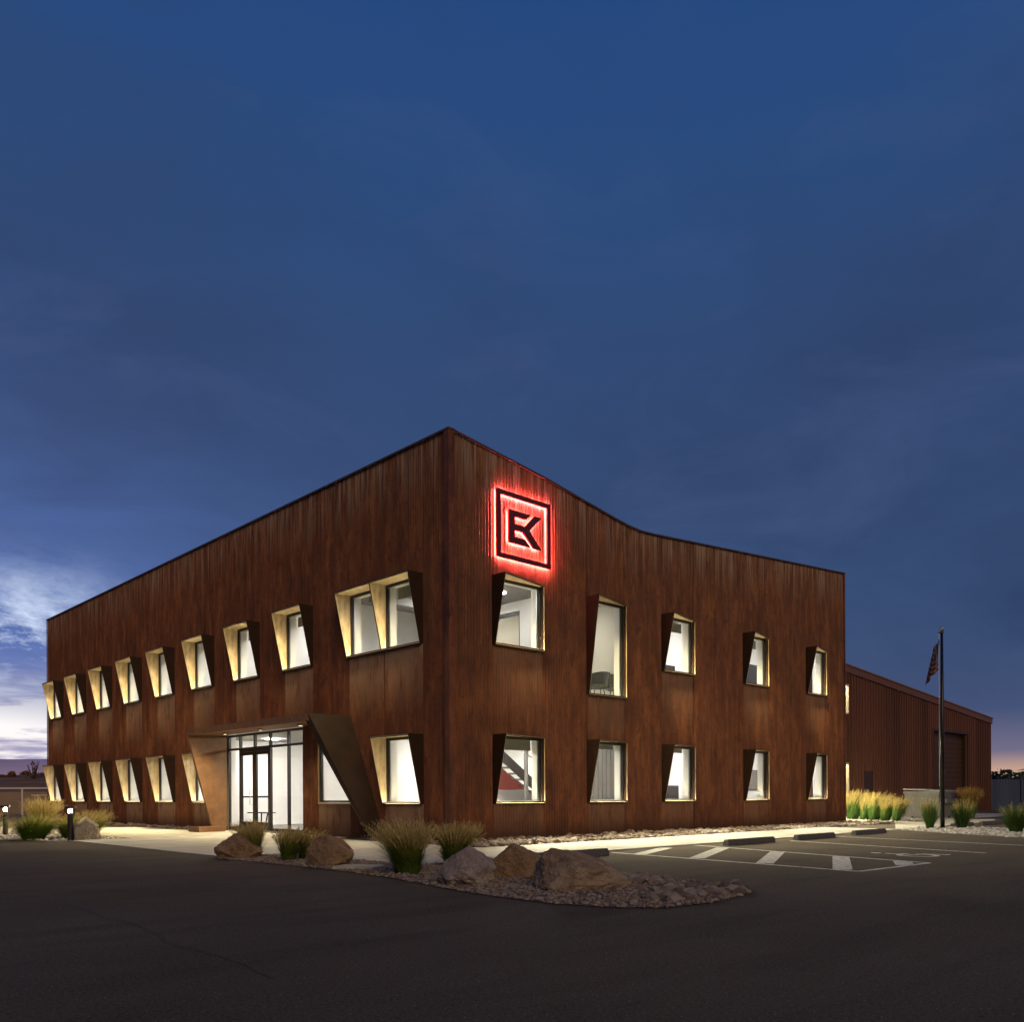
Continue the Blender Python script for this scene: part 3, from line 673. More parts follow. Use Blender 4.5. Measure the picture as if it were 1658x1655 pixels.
b = MB(); b.tube([(0, 0, 1.2), (.04, .04, 1.42)], [.03, .05], 8); b.obj('lamp_shade', M['black'], t)

# ================================================================== SIGN
sign = thing('building_sign', 'red backlit square sign with black EK letters high on the facade', 'sign', (1.285, -.030, 6.43))
SW, SH = 1.75, 1.535
def fr_ring(mb, o, i, y0, y1):
    (a0, a1, c0, c1), (d0, d1, e0, e1) = o, i
    mb.box(a0, d0, y0, y1, c0, c1); mb.box(d1, a1, y0, y1, c0, c1); mb.box(d0, d1, y0, y1, c0, e0); mb.box(d0, d1, y0, y1, e1, c1)
ft = .115
b = MB(); fr_ring(b, (0, SW, 0, SH), (ft, SW - ft, ft * .9, SH - ft * .9), -.105, -.055); fo = b.obj('sign_frame', M['signface'], sign)
b = MB(); fr_ring(b, (.02, SW - .02, .02, SH - .02), (ft - .02, SW - ft + .02, ft * .9 - .02, SH - ft * .9 + .02), -.054, -.044); b.obj('frame_light', M['signred'], fo)
EK = [(.2125, .255), (.62, .255), (.525, .345), (.319, .345), (.319, .453), (.508, .453), (.685, .255), (.82, .255), (.59, .495), (.815, .748), (.667, .748), (.472, .547), (.319, .547), (.319, .647), (.508, .647), (.61, .748), (.2125, .748)]
def ek(y0, y1, inset):
    pts = [(u * SW, (1 - v) * SH) for u, v in EK]; n = len(pts)
    if inset:
        out = []
        for i in range(n):
            p0, p1, p2 = Vector(pts[i - 1]), Vector(pts[i]), Vector(pts[(i + 1) % n])
            e1 = (p1 - p0).normalized(); e2 = (p2 - p1).normalized()
            n1 = Vector((e1.y, -e1.x)); n2 = Vector((e2.y, -e2.x)); m_ = (n1 + n2); m_ = m_ / max(.35, m_.dot(n1)) if m_.length > 1e-6 else n1
            out.append(tuple(p1 + m_ * inset))
        pts = out
    bm = bmesh.new(); vs = [bm.verts.new((x, y0, zz)) for x, zz in pts]; f = bm.faces.new(vs)
    r_ = bmesh.ops.extrude_face_region(bm, geom=[f])
    for v in r_['geom']:
        if isinstance(v, bmesh.types.BMVert): v.co.y = y1
    bmesh.ops.triangulate(bm, faces=bm.faces); bmesh.ops.recalc_face_normals(bm, faces=bm.faces)
    me = bpy.data.meshes.new('letters'); bm.to_mesh(me); bm.free(); return me
me = ek(-.105, -.055, 0); me.materials.append(M['signface']); lo = link('letters', me, sign)
me = ek(-.054, -.044, .018); me.materials.append(M['signred']); link('letter_light', me, lo)
b = MB()
for px_, pz_ in ((.06, .3), (.06, 1.2), (SW - .06, .3), (SW - .06, 1.2), (.44, .5), (.44, 1.0), (.9, .75)): b.tube([(px_, -.055, pz_), (px_, .01, pz_)], .012, 6)
b.obj('standoff', M['signface'], sign)

# ================================================================== GROUND
def poly(name, pts, zz, m, parent=None):
    me = bpy.data.meshes.new(name); me.from_pydata([(x, y, zz) for x, y in pts], [], [tuple(range(len(pts)))]); me.materials.append(m)
    return link(name, me, parent)
struct(poly('ground', [(-6000, -6000), (6000, -6000), (6000, 6000), (-6000, 6000)], -0.03, M['earth']))
struct(poly('parking_lot', [(-70, -60), (60, -60), (60, 3.95), (18.5, 3.95), (18.5, 29), (-4, 29), (-4, 19.5), (-70, 23)], 0.0, M['asphalt']))
# concrete walks : one slab each, recessed joints
walk = struct(poly('sidewalk', [(-5.32, -.4), (-4.1, -.4), (-4.1, -4.1), (13.2, -4.1), (14.5, -1.75), (-.65, -1.75), (-.65, 16), (-3.9, 16), (-3.9, 7.6), (-5.32, 7.6)], .004, M['soil']))
def slabs(x0, x1, y0, y1, nx, ny, g=.012):
    for i in range(nx):
        for j in range(ny):
            a, c = x0 + (x1 - x0) * i / nx, x0 + (x1 - x0) * (i + 1) / nx; p, q = y0 + (y1 - y0) * j / ny, y0 + (y1 - y0) * (j + 1) / ny
            b = MB(); b.box(a + g / 2, c - g / 2, p + g / 2, q - g / 2, .0, .022 + random.uniform(-.002, .002)); b.obj('slab', M['concrete'], walk)
slabs(-5.32, -.65, -.4, 7.6, 3, 5); slabs(-3.9, -.65, 7.6, 16, 2, 5); slabs(-4.1, -.65, -4.1, -.4, 2, 2); slabs(-.65, 13.4, -4.1, -1.75, 8, 1); slabs(-.65, -.04, 3.95, 10.4, 1, 4)
# painted parking marks
marks = 0
def stripe(p, q, wd, name='parking_line'):
    p, q = Vector((*p, 0)), Vector((*q, 0)); nrm = (q - p).normalized().cross(UP) * wd / 2
    b = MB(); b.quad([tuple(v + Vector((0, 0, .004))) for v in (p + nrm, q + nrm, q - nrm, p - nrm)]); o = b.obj(name, M['paint'], recalc=False); struct(o); return o
HA0, HA1, HB0, HB1 = Vector((.155, -4.355)), Vector((-.616, -9.28)), Vector((3.045, -4.15)), Vector((1.50, -9.39))
stripe(HA0, HA1, .10); stripe(HB0, HB1, .10); stripe(HA1, HB1, .10)
stripe((5.887, -4.745), (4.412, -9.249), .10); stripe((8.43, -4.588), (7.205, -9.3), .10); stripe((-2.35, -4.4), (-3.0, -7.2), .10)
for p, q in [((1.95, -4.25), (.12, -5.02)), ((2.70, -5.05), (-.02, -6.3)), ((2.40, -6.40), (-.24, -7.66)), ((1.95, -7.80), (-.49, -9.0)), ((1.60, -8.95), (.80, -9.33))]: stripe(p, q, .26, 'hatch_stripe')
# wheelchair symbol (lies with its head towards the walk)
def ring(c, r0, r1, a0, a1, n=22):
    b = MB()
    for k in range(n):
        t0, t1 = a0 + (a1 - a0) * k / n, a0 + (a1 - a0) * (k + 1) / n
        b.quad([(c[0] + math.cos(t0) * r0, c[1] + math.sin(t0) * r0, .004), (c[0] + math.cos(t1) * r0, c[1] + math.sin(t1) * r0, .004), (c[0] + math.cos(t1) * r1, c[1] + math.sin(t1) * r1, .004), (c[0] + math.cos(t0) * r1, c[1] + math.sin(t0) * r1, .004)])
    return b
b = ring((0, 0), .24, .34, R(100), R(395))
def bar2(b, p, q, wd):
    p, q = Vector((*p, 0)), Vector((*q, 0)); nrm = (q - p).normalized().cross(UP) * wd / 2
    b.quad([tuple(v + Vector((0, 0, .004))) for v in (p + nrm, q + nrm, q - nrm, p - nrm)])
bar2(b, (.02, .62), (.06, .12), .10); bar2(b, (.06, .36), (.30, .36), .08); bar2(b, (.06, .12), (.36, .10), .10); bar2(b, (.36, .13), (.52, -.24), .10); bar2(b, (.50, -.22), (.62, -.18), .08)
hb = ring((.0, .78), .0, .09, 0, 2 * math.pi, 14); k0 = len(b.v); b.v += hb.v; b.f += [tuple(i + k0 for i in f) for f in hb.f]
ws = b.obj('wheelchair_symbol', M['paint'], recalc=False); ws.location = (3.05, -8.62, 0); ws.rotation_euler = (0, 0, R(-10)); ws.scale = (1, 1, 1); struct(ws)
# tar-sealed seam wandering across the near asphalt
tp = [Vector((x, y, 0)) for x, y in [(-9.45, 4.0), (-9.43, -1.65), (-9.34, -3.04), (-9.24, -4.73), (-9.37, -6.56), (-9.47, -7.9), (-9.54, -8.92), (-9.63, -10.06)]]
b = MB(); pr = []
for i in range(len(tp) - 1):
    for q in range(14):
        f = q / 14; p = tp[i].lerp(tp[i + 1], f); dirn = (tp[i + 1] - tp[i]).normalized(); nn = dirn.cross(UP)
        p = p + nn * (.10 * noise.noise(p * 1.3) + .035 * noise.noise(p * 6)); wv = .004 + .006 * abs(noise.noise(p * 4 + Vector((5, 0, 0)))); pr.append((p + nn * wv, p - nn * wv))
for (a, c), (e, g) in zip(pr, pr[1:]): b.quad([tuple(v + Vector((0, 0, .003))) for v in (a, e, g, c)])
struct(b.obj('asphalt_seam', mat('tar', (0.032, 0.027, 0.022), 0.7), recalc=False))
# wheel stops
def wheel_stop(x0, x1, y, label, rz=0.0):
    L = (x1 - x0); b = MB(); prof = [(-.08, 0), (.08, 0), (.07, .07), (.045, .12), (-.045, .12), (-.07, .07)]
    n = len(prof); k = 0
    for sx in (-L / 2, -L / 2 + .03, L / 2 - .03, L / 2):
        sh = .86 if abs(sx) == L / 2 else 1.0
        b.v += [(sx, p * sh, q * sh) for p, q in prof]
    for r_ in range(3):
        b.f += [(r_ * n + j, r_ * n + (j + 1) % n, (r_ + 1) * n + (j + 1) % n, (r_ + 1) * n + j) for j in range(n)]
    b.f += [tuple(range(n)), tuple(range(3 * n, 4 * n))]
    o = b.obj('wheel_stop', M['kerbstop']); o.location = ((x0 + x1) / 2, y, .003); o.rotation_euler = (0, 0, rz)
    tag(o, label, 'wheel stop', 'concrete wheel stops')
    for sx in (-L * .33, L * .33):
        h = MB(); h.tube([(sx, 0, .1), (sx, 0, .125)], .018, 8); h.obj('bolt', M['black'], o)
wheel_stop(-2.25, -.42, -4.72, 'dark concrete wheel stop partly hidden behind the boulders')
wheel_stop(3.35, 5.2, -4.70, 'dark wheel stop just beyond the striped access aisle')
wheel_stop(6.2, 8.0, -4.70, 'middle one of the three wheel stops in front of the facade')
wheel_stop(9.3, 11.1, -4.60, 'wheel stop nearest the flagpole along the walkway')
wheel_stop(18.6, 20.5, -4.53, 'wheel stop beyond the flagpole bed, by the round green shrub')
wheel_stop(16.2, 17.9, -4.50, 'wheel stop half hidden behind the green grass clump beside the flagpole')

# -------- gravel and stones
def pebble(mb, c, r_, tint):
    k = len(mb.v); a0 = random.uniform(0, 6.28); n = 5
    e = (random.uniform(.8, 1.3), random.uniform(.7, 1.0), random.uniform(.5, .8)); ca, sa = math.cos(a0), math.sin(a0)
    def pt(x, y, zz): x *= e[0] * r_; y *= e[1] * r_; return (c[0] + x * ca - y * sa, c[1] + x * sa + y * ca, c[2] + zz * e[2] * r_)
    mb.v.append(pt(0, 0, 1))
    for j in range(n):
        t = 6.283 * j / n + random.uniform(-.25, .25); mb.v.append(pt(math.cos(t) * .78, math.sin(t) * .78, .62))
    for j in range(n):
        t = 6.283 * (j + .5) / n + random.uniform(-.25, .25); mb.v.append(pt(math.cos(t), math.sin(t), -.15))
    for j in range(n):
        q = (j + 1) % n
        mb.f += [(k, k + 1 + j, k + 1 + q), (k + 1 + j, k + 6 + j, k + 1 + q), (k + 1 + q, k + 6 + j, k + 6 + q)]
    mb.at.setdefault('tint', []).extend([tint] * 11)
def inside(p, pl):
    x, y = p; r_ = False; n = len(pl)
    for i in range(n):
        (x1, y1), (x2, y2) = pl[i], pl[(i + 1) % n]
        if (y1 > y) != (y2 > y) and x < (x2 - x1) * (y - y1) / (y2 - y1) + x1: r_ = not r_
    return r_
def scatter(pl, n, rmin, rmax, name, m, parent, zz=.01):
    mb = MB(); xs = [p[0] for p in pl]; ys = [p[1] for p in pl]; c = 0
    while c < n:
        p = (random.uniform(min(xs), max(xs)), random.uniform(min(ys), max(ys)))
        if not inside(p, pl): continue
        r_ = rmin + (rmax - rmin) * random.random() ** 2; pebble(mb, (p[0], p[1], zz + r_ * random.uniform(-.1, .35)), r_, random.random()); c += 1
    return stuff(mb.obj(name, m, parent, recalc=False))
stone_meshes = []
for k in range(8):
    bm = bmesh.new(); bmesh.ops.create_icosphere(bm, subdivisions=1, radius=1.0)
    sx, sy, sz = random.uniform(.9, 1.25), random.uniform(.75, 1.0), random.uniform(.55, .8)
    for v in bm.verts:
        f = 1 + .45 * noise.noise(v.co * 1.3 + Vector((k * 9, 0, 0))); v.co = Vector((v.co.x * sx, v.co.y * sy, v.co.z * sz)) * f
    me = bpy.data.meshes.new('stone'); bm.to_mesh(me); bm.free(); me.materials.append(M['stone']); stone_meshes.append(me)
def put_stone(parent, x, y, r_, zz=0.0):
    o = link('stone', random.choice(stone_meshes), parent, (x, y, zz + r_ * .35)); o.scale = (r_, r_, r_); o.rotation_euler = (random.uniform(-.3, .3), random.uniform(-.3, .3), random.uniform(0, 6.28)); return o
ISL = [(-5.55, -.45), (-5.45, -1.5), (-5.42, -2.97), (-5.42, -4.2), (-5.56, -5.6), (-5.86, -6.95), (-6.0, -7.9), (-6.0, -8.8), (-5.83, -9.4), (-5.48, -9.72), (-4.9, -9.8), (-3.9, -9.62), (-3.5, -9.3), (-3.3, -8.6), (-3.2, -7.6), (-2.7, -6.4), (-2.4, -5.2), (-2.5, -4.13), (-4.12, -4.13), (-4.12, -.42)]
isl = struct(poly('gravel_island', ISL, .008, M['soil']))
scatter(ISL, 11000, .013, .034, 'gravel', M['stone'], isl)
cnt = 0
TIP = [(-5.3, -9.3), (-4.9, -9.75), (-3.9, -9.6), (-3.4, -9.2), (-3.25, -8.3), (-3.1, -7.4), (-4.0, -7.7), (-4.3, -8.6)]
while cnt < 110:
    p = (random.uniform(-5.3, -3.1), random.uniform(-9.75, -7.4))
    if inside(p, TIP): put_stone(isl, *p, random.uniform(.04, .09)); cnt += 1
while cnt < 240:
    p = (random.uniform(-6, -2.5), random.uniform(-9.6, -.5))
    if inside(p, ISL): put_stone(isl, *p, random.uniform(.025, .05)); cnt += 1
o = bpy.data.objects['stone']
# cobble strips at the foot of the walls
STR = [(-.63, -1.73), (18.6, -1.73), (18.6, -.05), (-.02, -.05), (-.02, 2.3), (-.63, 2.3)]
strip = struct(poly('cobble_strip', STR, .006, M['soil']))
scatter(STR, 2600, .05, .095, 'cobbles', M['stone'], strip)
cnt = 0
while cnt < 280:
    p = (random.uniform(-.6, 9), random.uniform(-1.68, -.1))
    if cnt > 235: p = (random.uniform(-.55, -.1), random.uniform(-1.5, 2.2))
    put_stone(strip, *p, random.uniform(.07, .125)); cnt += 1
STL = [(-.63, 10.75), (-.03, 10.75), (-.03, 27.9), (-.63, 27.9)]
strip2 = struct(poly('cobble_strip', STL, .006, M['soil']))
scatter(STL, 650, .06, .13, 'cobbles', M['stone'], strip2)
# pale gravel beds
BEDL = [(-5.6, 7.65), (-3.95, 7.65), (-3.95, 19.4), (-9.5, 19.4), (-7.2, 13.0)]
bedl = struct(poly('gravel_bed', BEDL, .006, M['palegravel'])); scatter(BEDL, 2200, .03, .06, 'gravel', M['palestone'], bedl)
BEDR = [(13.45, -3.95), (11.9, -5.8), (10.6, -7.9), (10.9, -9.3), (13.0, -9.4), (15.6, -7.6), (16.0, -5.2), (15.6, -3.9)]
bedr = struct(poly('gravel_bed', BEDR, .006, M['palegravel'])); scatter(BEDR, 2600, .03, .06, 'gravel', M['palestone'], bedr)
BEDG = [(18.6, -1.7), (21.5, -1.8), (24.6, -1.2), (25.4, 3.9), (18.6, 3.9)]
bedg = struct(poly('gravel_bed', BEDG, .006, M['palegravel'])); scatter(BEDG, 1500, .03, .06, 'gravel', M['palestone'], bedg)
struct(poly('side_walkway', [(13.5, -3.9), (18.62, -1.76), (18.62, -1.74), (24, -1.4), (26, -2.6), (23, -3.6), (15.7, -3.85)], .005, M['concrete']))
struct(poly('concrete_pad', [(24.7, -1.5), (36.5, -1.5), (36.5, 3.9), (25.45, 3.9)], .005, M['concrete']))
b = MB(); b.prism([(-5.4, -3.9), (-5.08, -4.42), (-4.72, -4.2), (-5.03, -3.65)], .02, .055); o = b.obj('utility_cover', M['slab_cover']); tag(o, 'flat pale utility cover lying in the gravel beside the grass clump', 'utility cover')

# -------- boulders
def boulder(name_loc, dims, seed, m, label, rz=0.0, cuts=13, sharp=.30):
    rnd = random.Random(seed); bm = bmesh.new(); bmesh.ops.create_icosphere(bm, subdivisions=5, radius=1.0)
    off = Vector((seed * 7.3, seed * 3.1, seed))
    for v in bm.verts:
        f = 1 + .26 * noise.noise(v.co * 1.1 + off) + .12 * noise.noise(v.co * 2.6 + off); v.co *= f
    for k in range(cuts):
        nv = Vector((rnd.uniform(-1, 1), rnd.uniform(-1, 1), rnd.uniform(-.15, 1))).normalized(); dd = rnd.uniform(.56, .84)
        for v in bm.verts:
            e = v.co.dot(nv) - dd
            if e > 0: v.co -= nv * e * .97
    for v in bm.verts:
        c = v.co
        c += c.normalized() * (.07 * (abs(noise.noise(c * 3.4 + off)) - .2) + .045 * noise.noise(c * 7 + off) + .030 * noise.noise(c * 15 + off))
        v.co = Vector((c.x * dims[0] / 2, c.y * dims[1] / 2, c.z * dims[2] * .62 + dims[2] * .40))
    me = bpy.data.meshes.new('boulder'); bm.to_mesh(me); bm.free(); me.materials.append(m)
    zs = sorted(v.co.z for v in me.vertices); top = zs[-1]
    for v in me.vertices: v.co.z *= dims[2] / top
    o = link('boulder', me); o.location = (*name_loc, .0); o.rotation_euler = (0, 0, rz)
    return tag(o, label, 'boulder', 'landscape boulders')
fw2 = Vector((FW.x, FW.y))
def back(p, k): return (p[0] + FW.x * k, p[1] + FW.y * k)
RZ = math.atan2(RT.y, RT.x)
boulder(back((-5.39, -.83), .3), (.78, .66, .43), 3, M['rock_brown'], 'rounded brown boulder at the left end of the gravel island', RZ)
boulder(back((-5.21, -3.38), .28), (.76, .62, .46), 11, M['rock_brown'], 'round pitted brown boulder beside the pale utility cover', RZ)
boulder(back((-5.56, -6.97), .25), (.78, .62, .47), 6, M['rock_grey'], 'grey purple boulder in front of the tallest grass clump', RZ)
boulder(back((-4.57, -6.75), .25), (.80, .6, .44), 9, M['rock_brown'], 'tan boulder wedged between the grey one and the largest one', RZ)
boulder(back((-5.06, -8.22), .33), (1.10, .75, .46), 23, M['rock_dark'], 'largest dark angular boulder near the tip of the gravel island', RZ, 9)
boulder(back((-5.09, 7.67), .28), (.86, .66, .57), 14, M['rock_pale'], 'pale grey boulder beside the bollard at the walkway corner', RZ)
boulder(back((-5.63, 10.08), .2), (.52, .5, .34), 17, M['rock_grey'], 'small grey boulder low in the grass by the left bollard', RZ)

# -------- ornamental grasses
def grass_clump(name, loc, rad, h, nb, npl, label, bm_='blade', pm='plume', lean=(.0, .0), cat='ornamental grass', group='ornamental grass clumps', spread=.9, plh=1.0, seed=0, bw=.006):
    rnd = random.Random(seed + 100)
    t = thing(name, label, cat, (loc[0], loc[1], .0), group)
    fb = MB(); fb.at = {'h': [], 'tint': []}
    def blade(mb, x, y, a, ln, out, wd, tint, hs=(0, 1), segs=3, lean_k=1.0):
        k = len(mb.v); dx, dy = math.cos(a), math.sin(a); px_, py_ = -dy * wd, dx * wd; dk = .18 if segs == 4 else rnd.choice((.12, .25, .45, .62))
        for i in range(segs + 1):
            f = i / segs
            ox = x + dx * out * f ** 1.7 + lean[0] * lean_k * f ** 2 * h; oy = y + dy * out * f ** 1.7 + lean[1] * lean_k * f ** 2 * h
            zz = ln * (f - dk * f * f * min(1, out / ln * 1.6)); tw = (1 - f * .85)
            mb.v += [(ox - px_ * tw, oy - py_ * tw, zz), (ox + px_ * tw, oy + py_ * tw, zz)]
            mb.at['h'] += [hs[0] + (hs[1] - hs[0]) * f] * 2; mb.at['tint'] += [tint] * 2
        mb.f += [(k + 2 * i, k + 2 * i + 1, k + 2 * i + 3, k + 2 * i + 2) for i in range(segs)]
    for _ in range(nb):
        a = rnd.uniform(0, 6.283); r0 = rad * .30 * math.sqrt(rnd.random()); a2 = a + rnd.gauss(0, .7)
        ln = h * rnd.uniform(.45, .92); out = rad * spread * rnd.random() ** .7
        blade(fb, r0 * math.cos(a), r0 * math.sin(a), a2, ln, out, bw * rnd.uniform(.6, 1.2), rnd.random())
    fb.obj('blades', M[bm_], t, recalc=False)
    if npl:
        pb = MB(); pb.at = {'h': [], 'tint': []}
        for _ in range(npl):
            a = rnd.uniform(0, 6.283); r0 = rad * .25 * math.sqrt(rnd.random()); ln = h * plh * rnd.uniform(.75, 1.0); out = rad * spread * .95 * rnd.random() ** .6
            x, y = r0 * math.cos(a), r0 * math.sin(a)
            blade(pb, x, y, a, ln, out, .0022, rnd.random(), (0, .5), 4)
            # feathery head : short hairs along the last third of the stalk
            for q in range(12):
                f = .60 + .40 * q / 11
                ox = x + math.cos(a) * out * f ** 1.7 + lean[0] * f * f * h; oy = y + math.sin(a) * out * f ** 1.7 + lean[1] * f * f * h
                zz = ln * (f - .18 * f * f * min(1, out / ln * 1.4))
                for s in (0, 1):
                    aa = rnd.uniform(0, 6.283); l2 = h * .075 * (1.15 - (f - .60)); k = len(pb.v)
                    ex, ey, ez = math.cos(aa) * l2 * .5 + lean[0] * l2 * 1.2, math.sin(aa) * l2 * .5 + lean[1] * l2 * 1.2, l2 * .9
                    wv = .0032
                    pb.v += [(ox - math.sin(aa) * wv, oy + math.cos(aa) * wv, zz), (ox + math.sin(aa) * wv, oy - math.cos(aa) * wv, zz), (ox + ex, oy + ey, zz + ez)]
                    pb.at['h'] += [.6, .6, 1.0]; pb.at['tint'] += [rnd.random() * .6] * 3; pb.f.append((k, k + 1, k + 2))
        pb.obj('seed_heads', M[pm], t, recalc=False)
    return t
wl = (-.10, .09)     # wind
grass_clump('grass_clump', back((-5.27, -5.42), .35), .50, .78, 1500, 260, 'wide dark green grass clump with tan plumes behind the grey boulder', lean=wl, seed=1)
grass_clump('grass_clump', back((-3.9, -4.75), .3), .44, .70, 1300, 280, 'golden tipped grass clump right of the widest clump near the building corner', lean=(.05, -.04), seed=2)
grass_clump('grass_clump', back((-5.08, -.80), .3), .34, .66, 900, 200, 'tan plumed grass clump against the boulder at the island end', lean=wl, seed=3)
grass_clump('grass_clump', back((-5.13, -2.05), .3), .32, .58, 900, 150, 'low green grass clump left of the round pitted boulder', lean=(.06, -.05), seed=4)
grass_clump('grass_clump', (-4.55, -1.75), .34, .52, 600, 170, 'low tan grass clump at the edge of the plaza behind the other island grass', lean=(.10, -.08), seed=41)
grass_clump('grass_clump', (-5.75, 9.0), .75, .74, 2600, 110, 'broad yellow green grass clump between the two left bollards', bm_='bladelush', lean=(.06, -.05), seed=5, bw=.008)
grass_clump('grass_clump', (-4.85, 9.0), .68, .70, 2400, 110, 'bright green grass clump behind the bollard and pale boulder', bm_='bladelush', lean=(.10, -.08), seed=6, bw=.008)
grass_clump('grass_clump', (-6.6, 10.6), .75, .82, 2200, 170, 'golden grass clump at the far left edge of the bed', bm_='bladelush', lean=(-.05, .04), seed=7, bw=.008)
grass_clump('grass_clump', (-4.3, 13.4), .6, 1.1, 1000, 320, 'tall straw coloured grass behind the green clumps by the building', seed=8, bw=.008)
grass_clump('grass_clump', (-3.9, 10.6), .55, .75, 1000, 240, 'amber tipped grass clump close to the left facade', lean=(.12, -.1), seed=9, bw=.008)
rowlab = ['leftmost of the row of golden feather grasses at the building end', 'second golden feather grass from the building end', 'middle golden feather grass of the lit row', 'fourth golden feather grass of the lit row', 'last golden feather grass of the row, nearest the dumpster']
for k, (x, y) in enumerate([(21.9, 1.3), (21.5, .65), (21.0, .05), (20.6, -.55), (20.4, -1.05)]):
    grass_clump('feather_grass', (x, y), (.66, .46, .62, .5, .42)[k], (1.22, .98, 1.14, .92, .98)[k], (1000, 600, 900, 700, 500)[k], (260, 120, 220, 150, 120)[k], rowlab[k], bm_='bladegreen', lean=(.20, -.17), spread=.75, group='golden feather grasses', seed=20 + k, bw=.010)
grass_clump('grass_clump', back((14.43, -4.6), .2), .30, .95, 1500, 60, 'upright green grass clump just left of the flagpole', bm_='bladegreen', pm='plume', spread=1.0, seed=31, bw=.008)
grass_clump('grass_clump', back((14.98, -5.3), .2), .36, .90, 1800, 80, 'bushy green grass clump just right of the flagpole', bm_='bladegreen', spread=1.0, seed=32, bw=.008)
grass_clump('grass_clump', back((12.93, -7.35), .25), .42, .86, 2400, 30, 'dense dark green grass clump at the right edge of the picture', bm_='bladegreen', spread=1.05, seed=33, bw=.008)
grass_clump('grass_clump', (27.2, -1.3), .55, 1.35, 1100, 420, 'tall rust coloured plume grass in front of the garage door', pm='plume_rust', seed=34, bw=.010)

# -------- bollards
def bollard(loc, h, label):
    t = thing('bollard_light', label, 'bollard', (*loc, 0), 'bollard lights')
    b = MB(); b.tube([(0, 0, 0), (0, 0, h * .80)], .065, 14); b.obj('post', M['bollard'], t)
    b = MB(); b.tube([(0, 0, h * .80), (0, 0, h * .91)], .036, 12); b.obj('lens', M['lens'], t)
    for k in range(3):
        a = R(30 + 120 * k); b = MB(); b.tube([(math.cos(a) * .058, math.sin(a) * .058, h * .79), (math.cos(a) * .058, math.sin(a) * .058, h * .915)], .009, 5); b.obj('strut', M['bollard'], t)
    b = MB(); b.tube([(0, 0, h * .91), (0, 0, h * .985)], [.135, .125], 16); b.obj('cap', M['bollard'], t)
bollard((-5.25, 7.85), .84, 'lit black bollard beside the pale boulder at the walkway corner')
bollard((-5.55, 12.3), .84, 'lit black bollard at the far left, behind the small grey boulder')
bollard((24.5, -4.5), .80, 'slim bollard near the blue fence at the far right')

# ================================================================== FLAGPOLE AND FLAG
fp = thing('flagpole', 'tall black flagpole with a ball finial in the gravel bed', 'flagpole', (15.15, -4.6, 0))
b = MB(); b.tube([(0, 0, 0), (0, 0, 3), (0, 0, 5.82)], [.066, .056, .036], 14); b.obj('pole', M['pole'], fp, smooth=True)
b = MB(); b.tube([(0, 0, .0), (0, 0, .05)], [.13, .09], 14); b.obj('base_collar', M['pole'], fp)
b = MB(); b.tube([(0, 0, 5.80), (0, 0, 5.87)], .05, 10); b.tube([(-.10 * RT.x, -.10 * RT.y, 5.83), (0, 0, 5.84)], .022, 6); b.obj('pulley_truck', M['pole'], fp)
bm = bmesh.new(); bmesh.ops.create_uvsphere(bm, u_segments=14, v_segments=10, radius=.06, matrix=Matrix.Translation((0, 0, 5.94))); me = bpy.data.meshes.new('finial'); bm.to_mesh(me); bm.free(); me.materials.append(M['steel']); link('finial', me, fp)
b = MB(); b.tube([(-.085 * RT.x, -.085 * RT.y, 5.80), (-.085 * RT.x, -.085 * RT.y, 1.25)], .006, 5); b.obj('halyard', M['rail'], fp)
b = MB(); b.box(-.09, -.06, -.015, .015, 1.2, 1.36); b.obj('cleat', M['pole'], fp)
def flagmat(t, p):
    uv = t.add('ShaderNodeUVMap'); sx = t.add('ShaderNodeSeparateXYZ'); t.l.new(uv.outputs[0], sx.inputs[0]); u, v = sx.outputs[0], sx.outputs[1]
    k = t.math('MODULO', t.math('FLOOR', t.math('MULTIPLY', v, 13.0)), 2.0)
    c = t.mix(k, (0.12, 0.016, 0.02), (0.17, 0.165, 0.16))
    cu, cv = t.math('MULTIPLY', u, 15.0), t.math('MULTIPLY', t.math('SUBTRACT', v, .4615), 16.7)
    can = t.math('MULTIPLY', t.math('LESS_THAN', u, .4), t.math('GREATER_THAN', v, .4615))
    fu = t.math('SUBTRACT', t.math('FRACT', cu), .5); fv = t.math('SUBTRACT', t.math('FRACT', cv), .5)
    star = t.math('LESS_THAN', t.math('ADD', t.math('MULTIPLY', fu, fu), t.math('MULTIPLY', fv, fv)), .06)
    c = t.mix(can, c, t.mix(star, (0.012, 0.022, 0.085), (0.5, 0.48, 0.46)))
    t.inp(p.inputs['Base Color'], c)
M['flag'] = mat('flag_cloth', rough=0.9, build=flagmat)
NU, NV = 34, 22; vs, fs, uvs = [], [], []
for j in range(NV + 1):
    v = j / NV
    for i in range(NU + 1):
        u = i / NU
        out = .07 + .40 * (1 - (1 - u) ** 1.6) * (.55 + .45 * (1 - v)); drop = .62 * u ** 1.25 * (1.0 - .25 * (1 - v))
        fold = .085 * math.sin(u * 15 + v * 2.2) * (u ** .5) + .03 * math.sin(u * 31 + v * 5)
        hz = 5.62 - (1 - v) * .92 - drop
        p = -RT * (out + .03 * math.sin(u * 12 + 1.3 + v)) + FW * fold
        vs.append((p.x, p.y, hz)); uvs.append((u, v))
for j in range(NV):
    for i in range(NU):
        a = j * (NU + 1) + i; fs.append((a, a + 1, a + NU + 2, a + NU + 1))
me = bpy.data.meshes.new('flag'); me.from_pydata(vs, [], fs); me.materials.append(M['flag'])
ul = me.uv_layers.new(name='UVMap')
for li, lp in enumerate(me.loops): ul.data[li].uv = uvs[lp.vertex_index]
me.polygons.foreach_set('use_smooth', [True] * len(me.polygons))
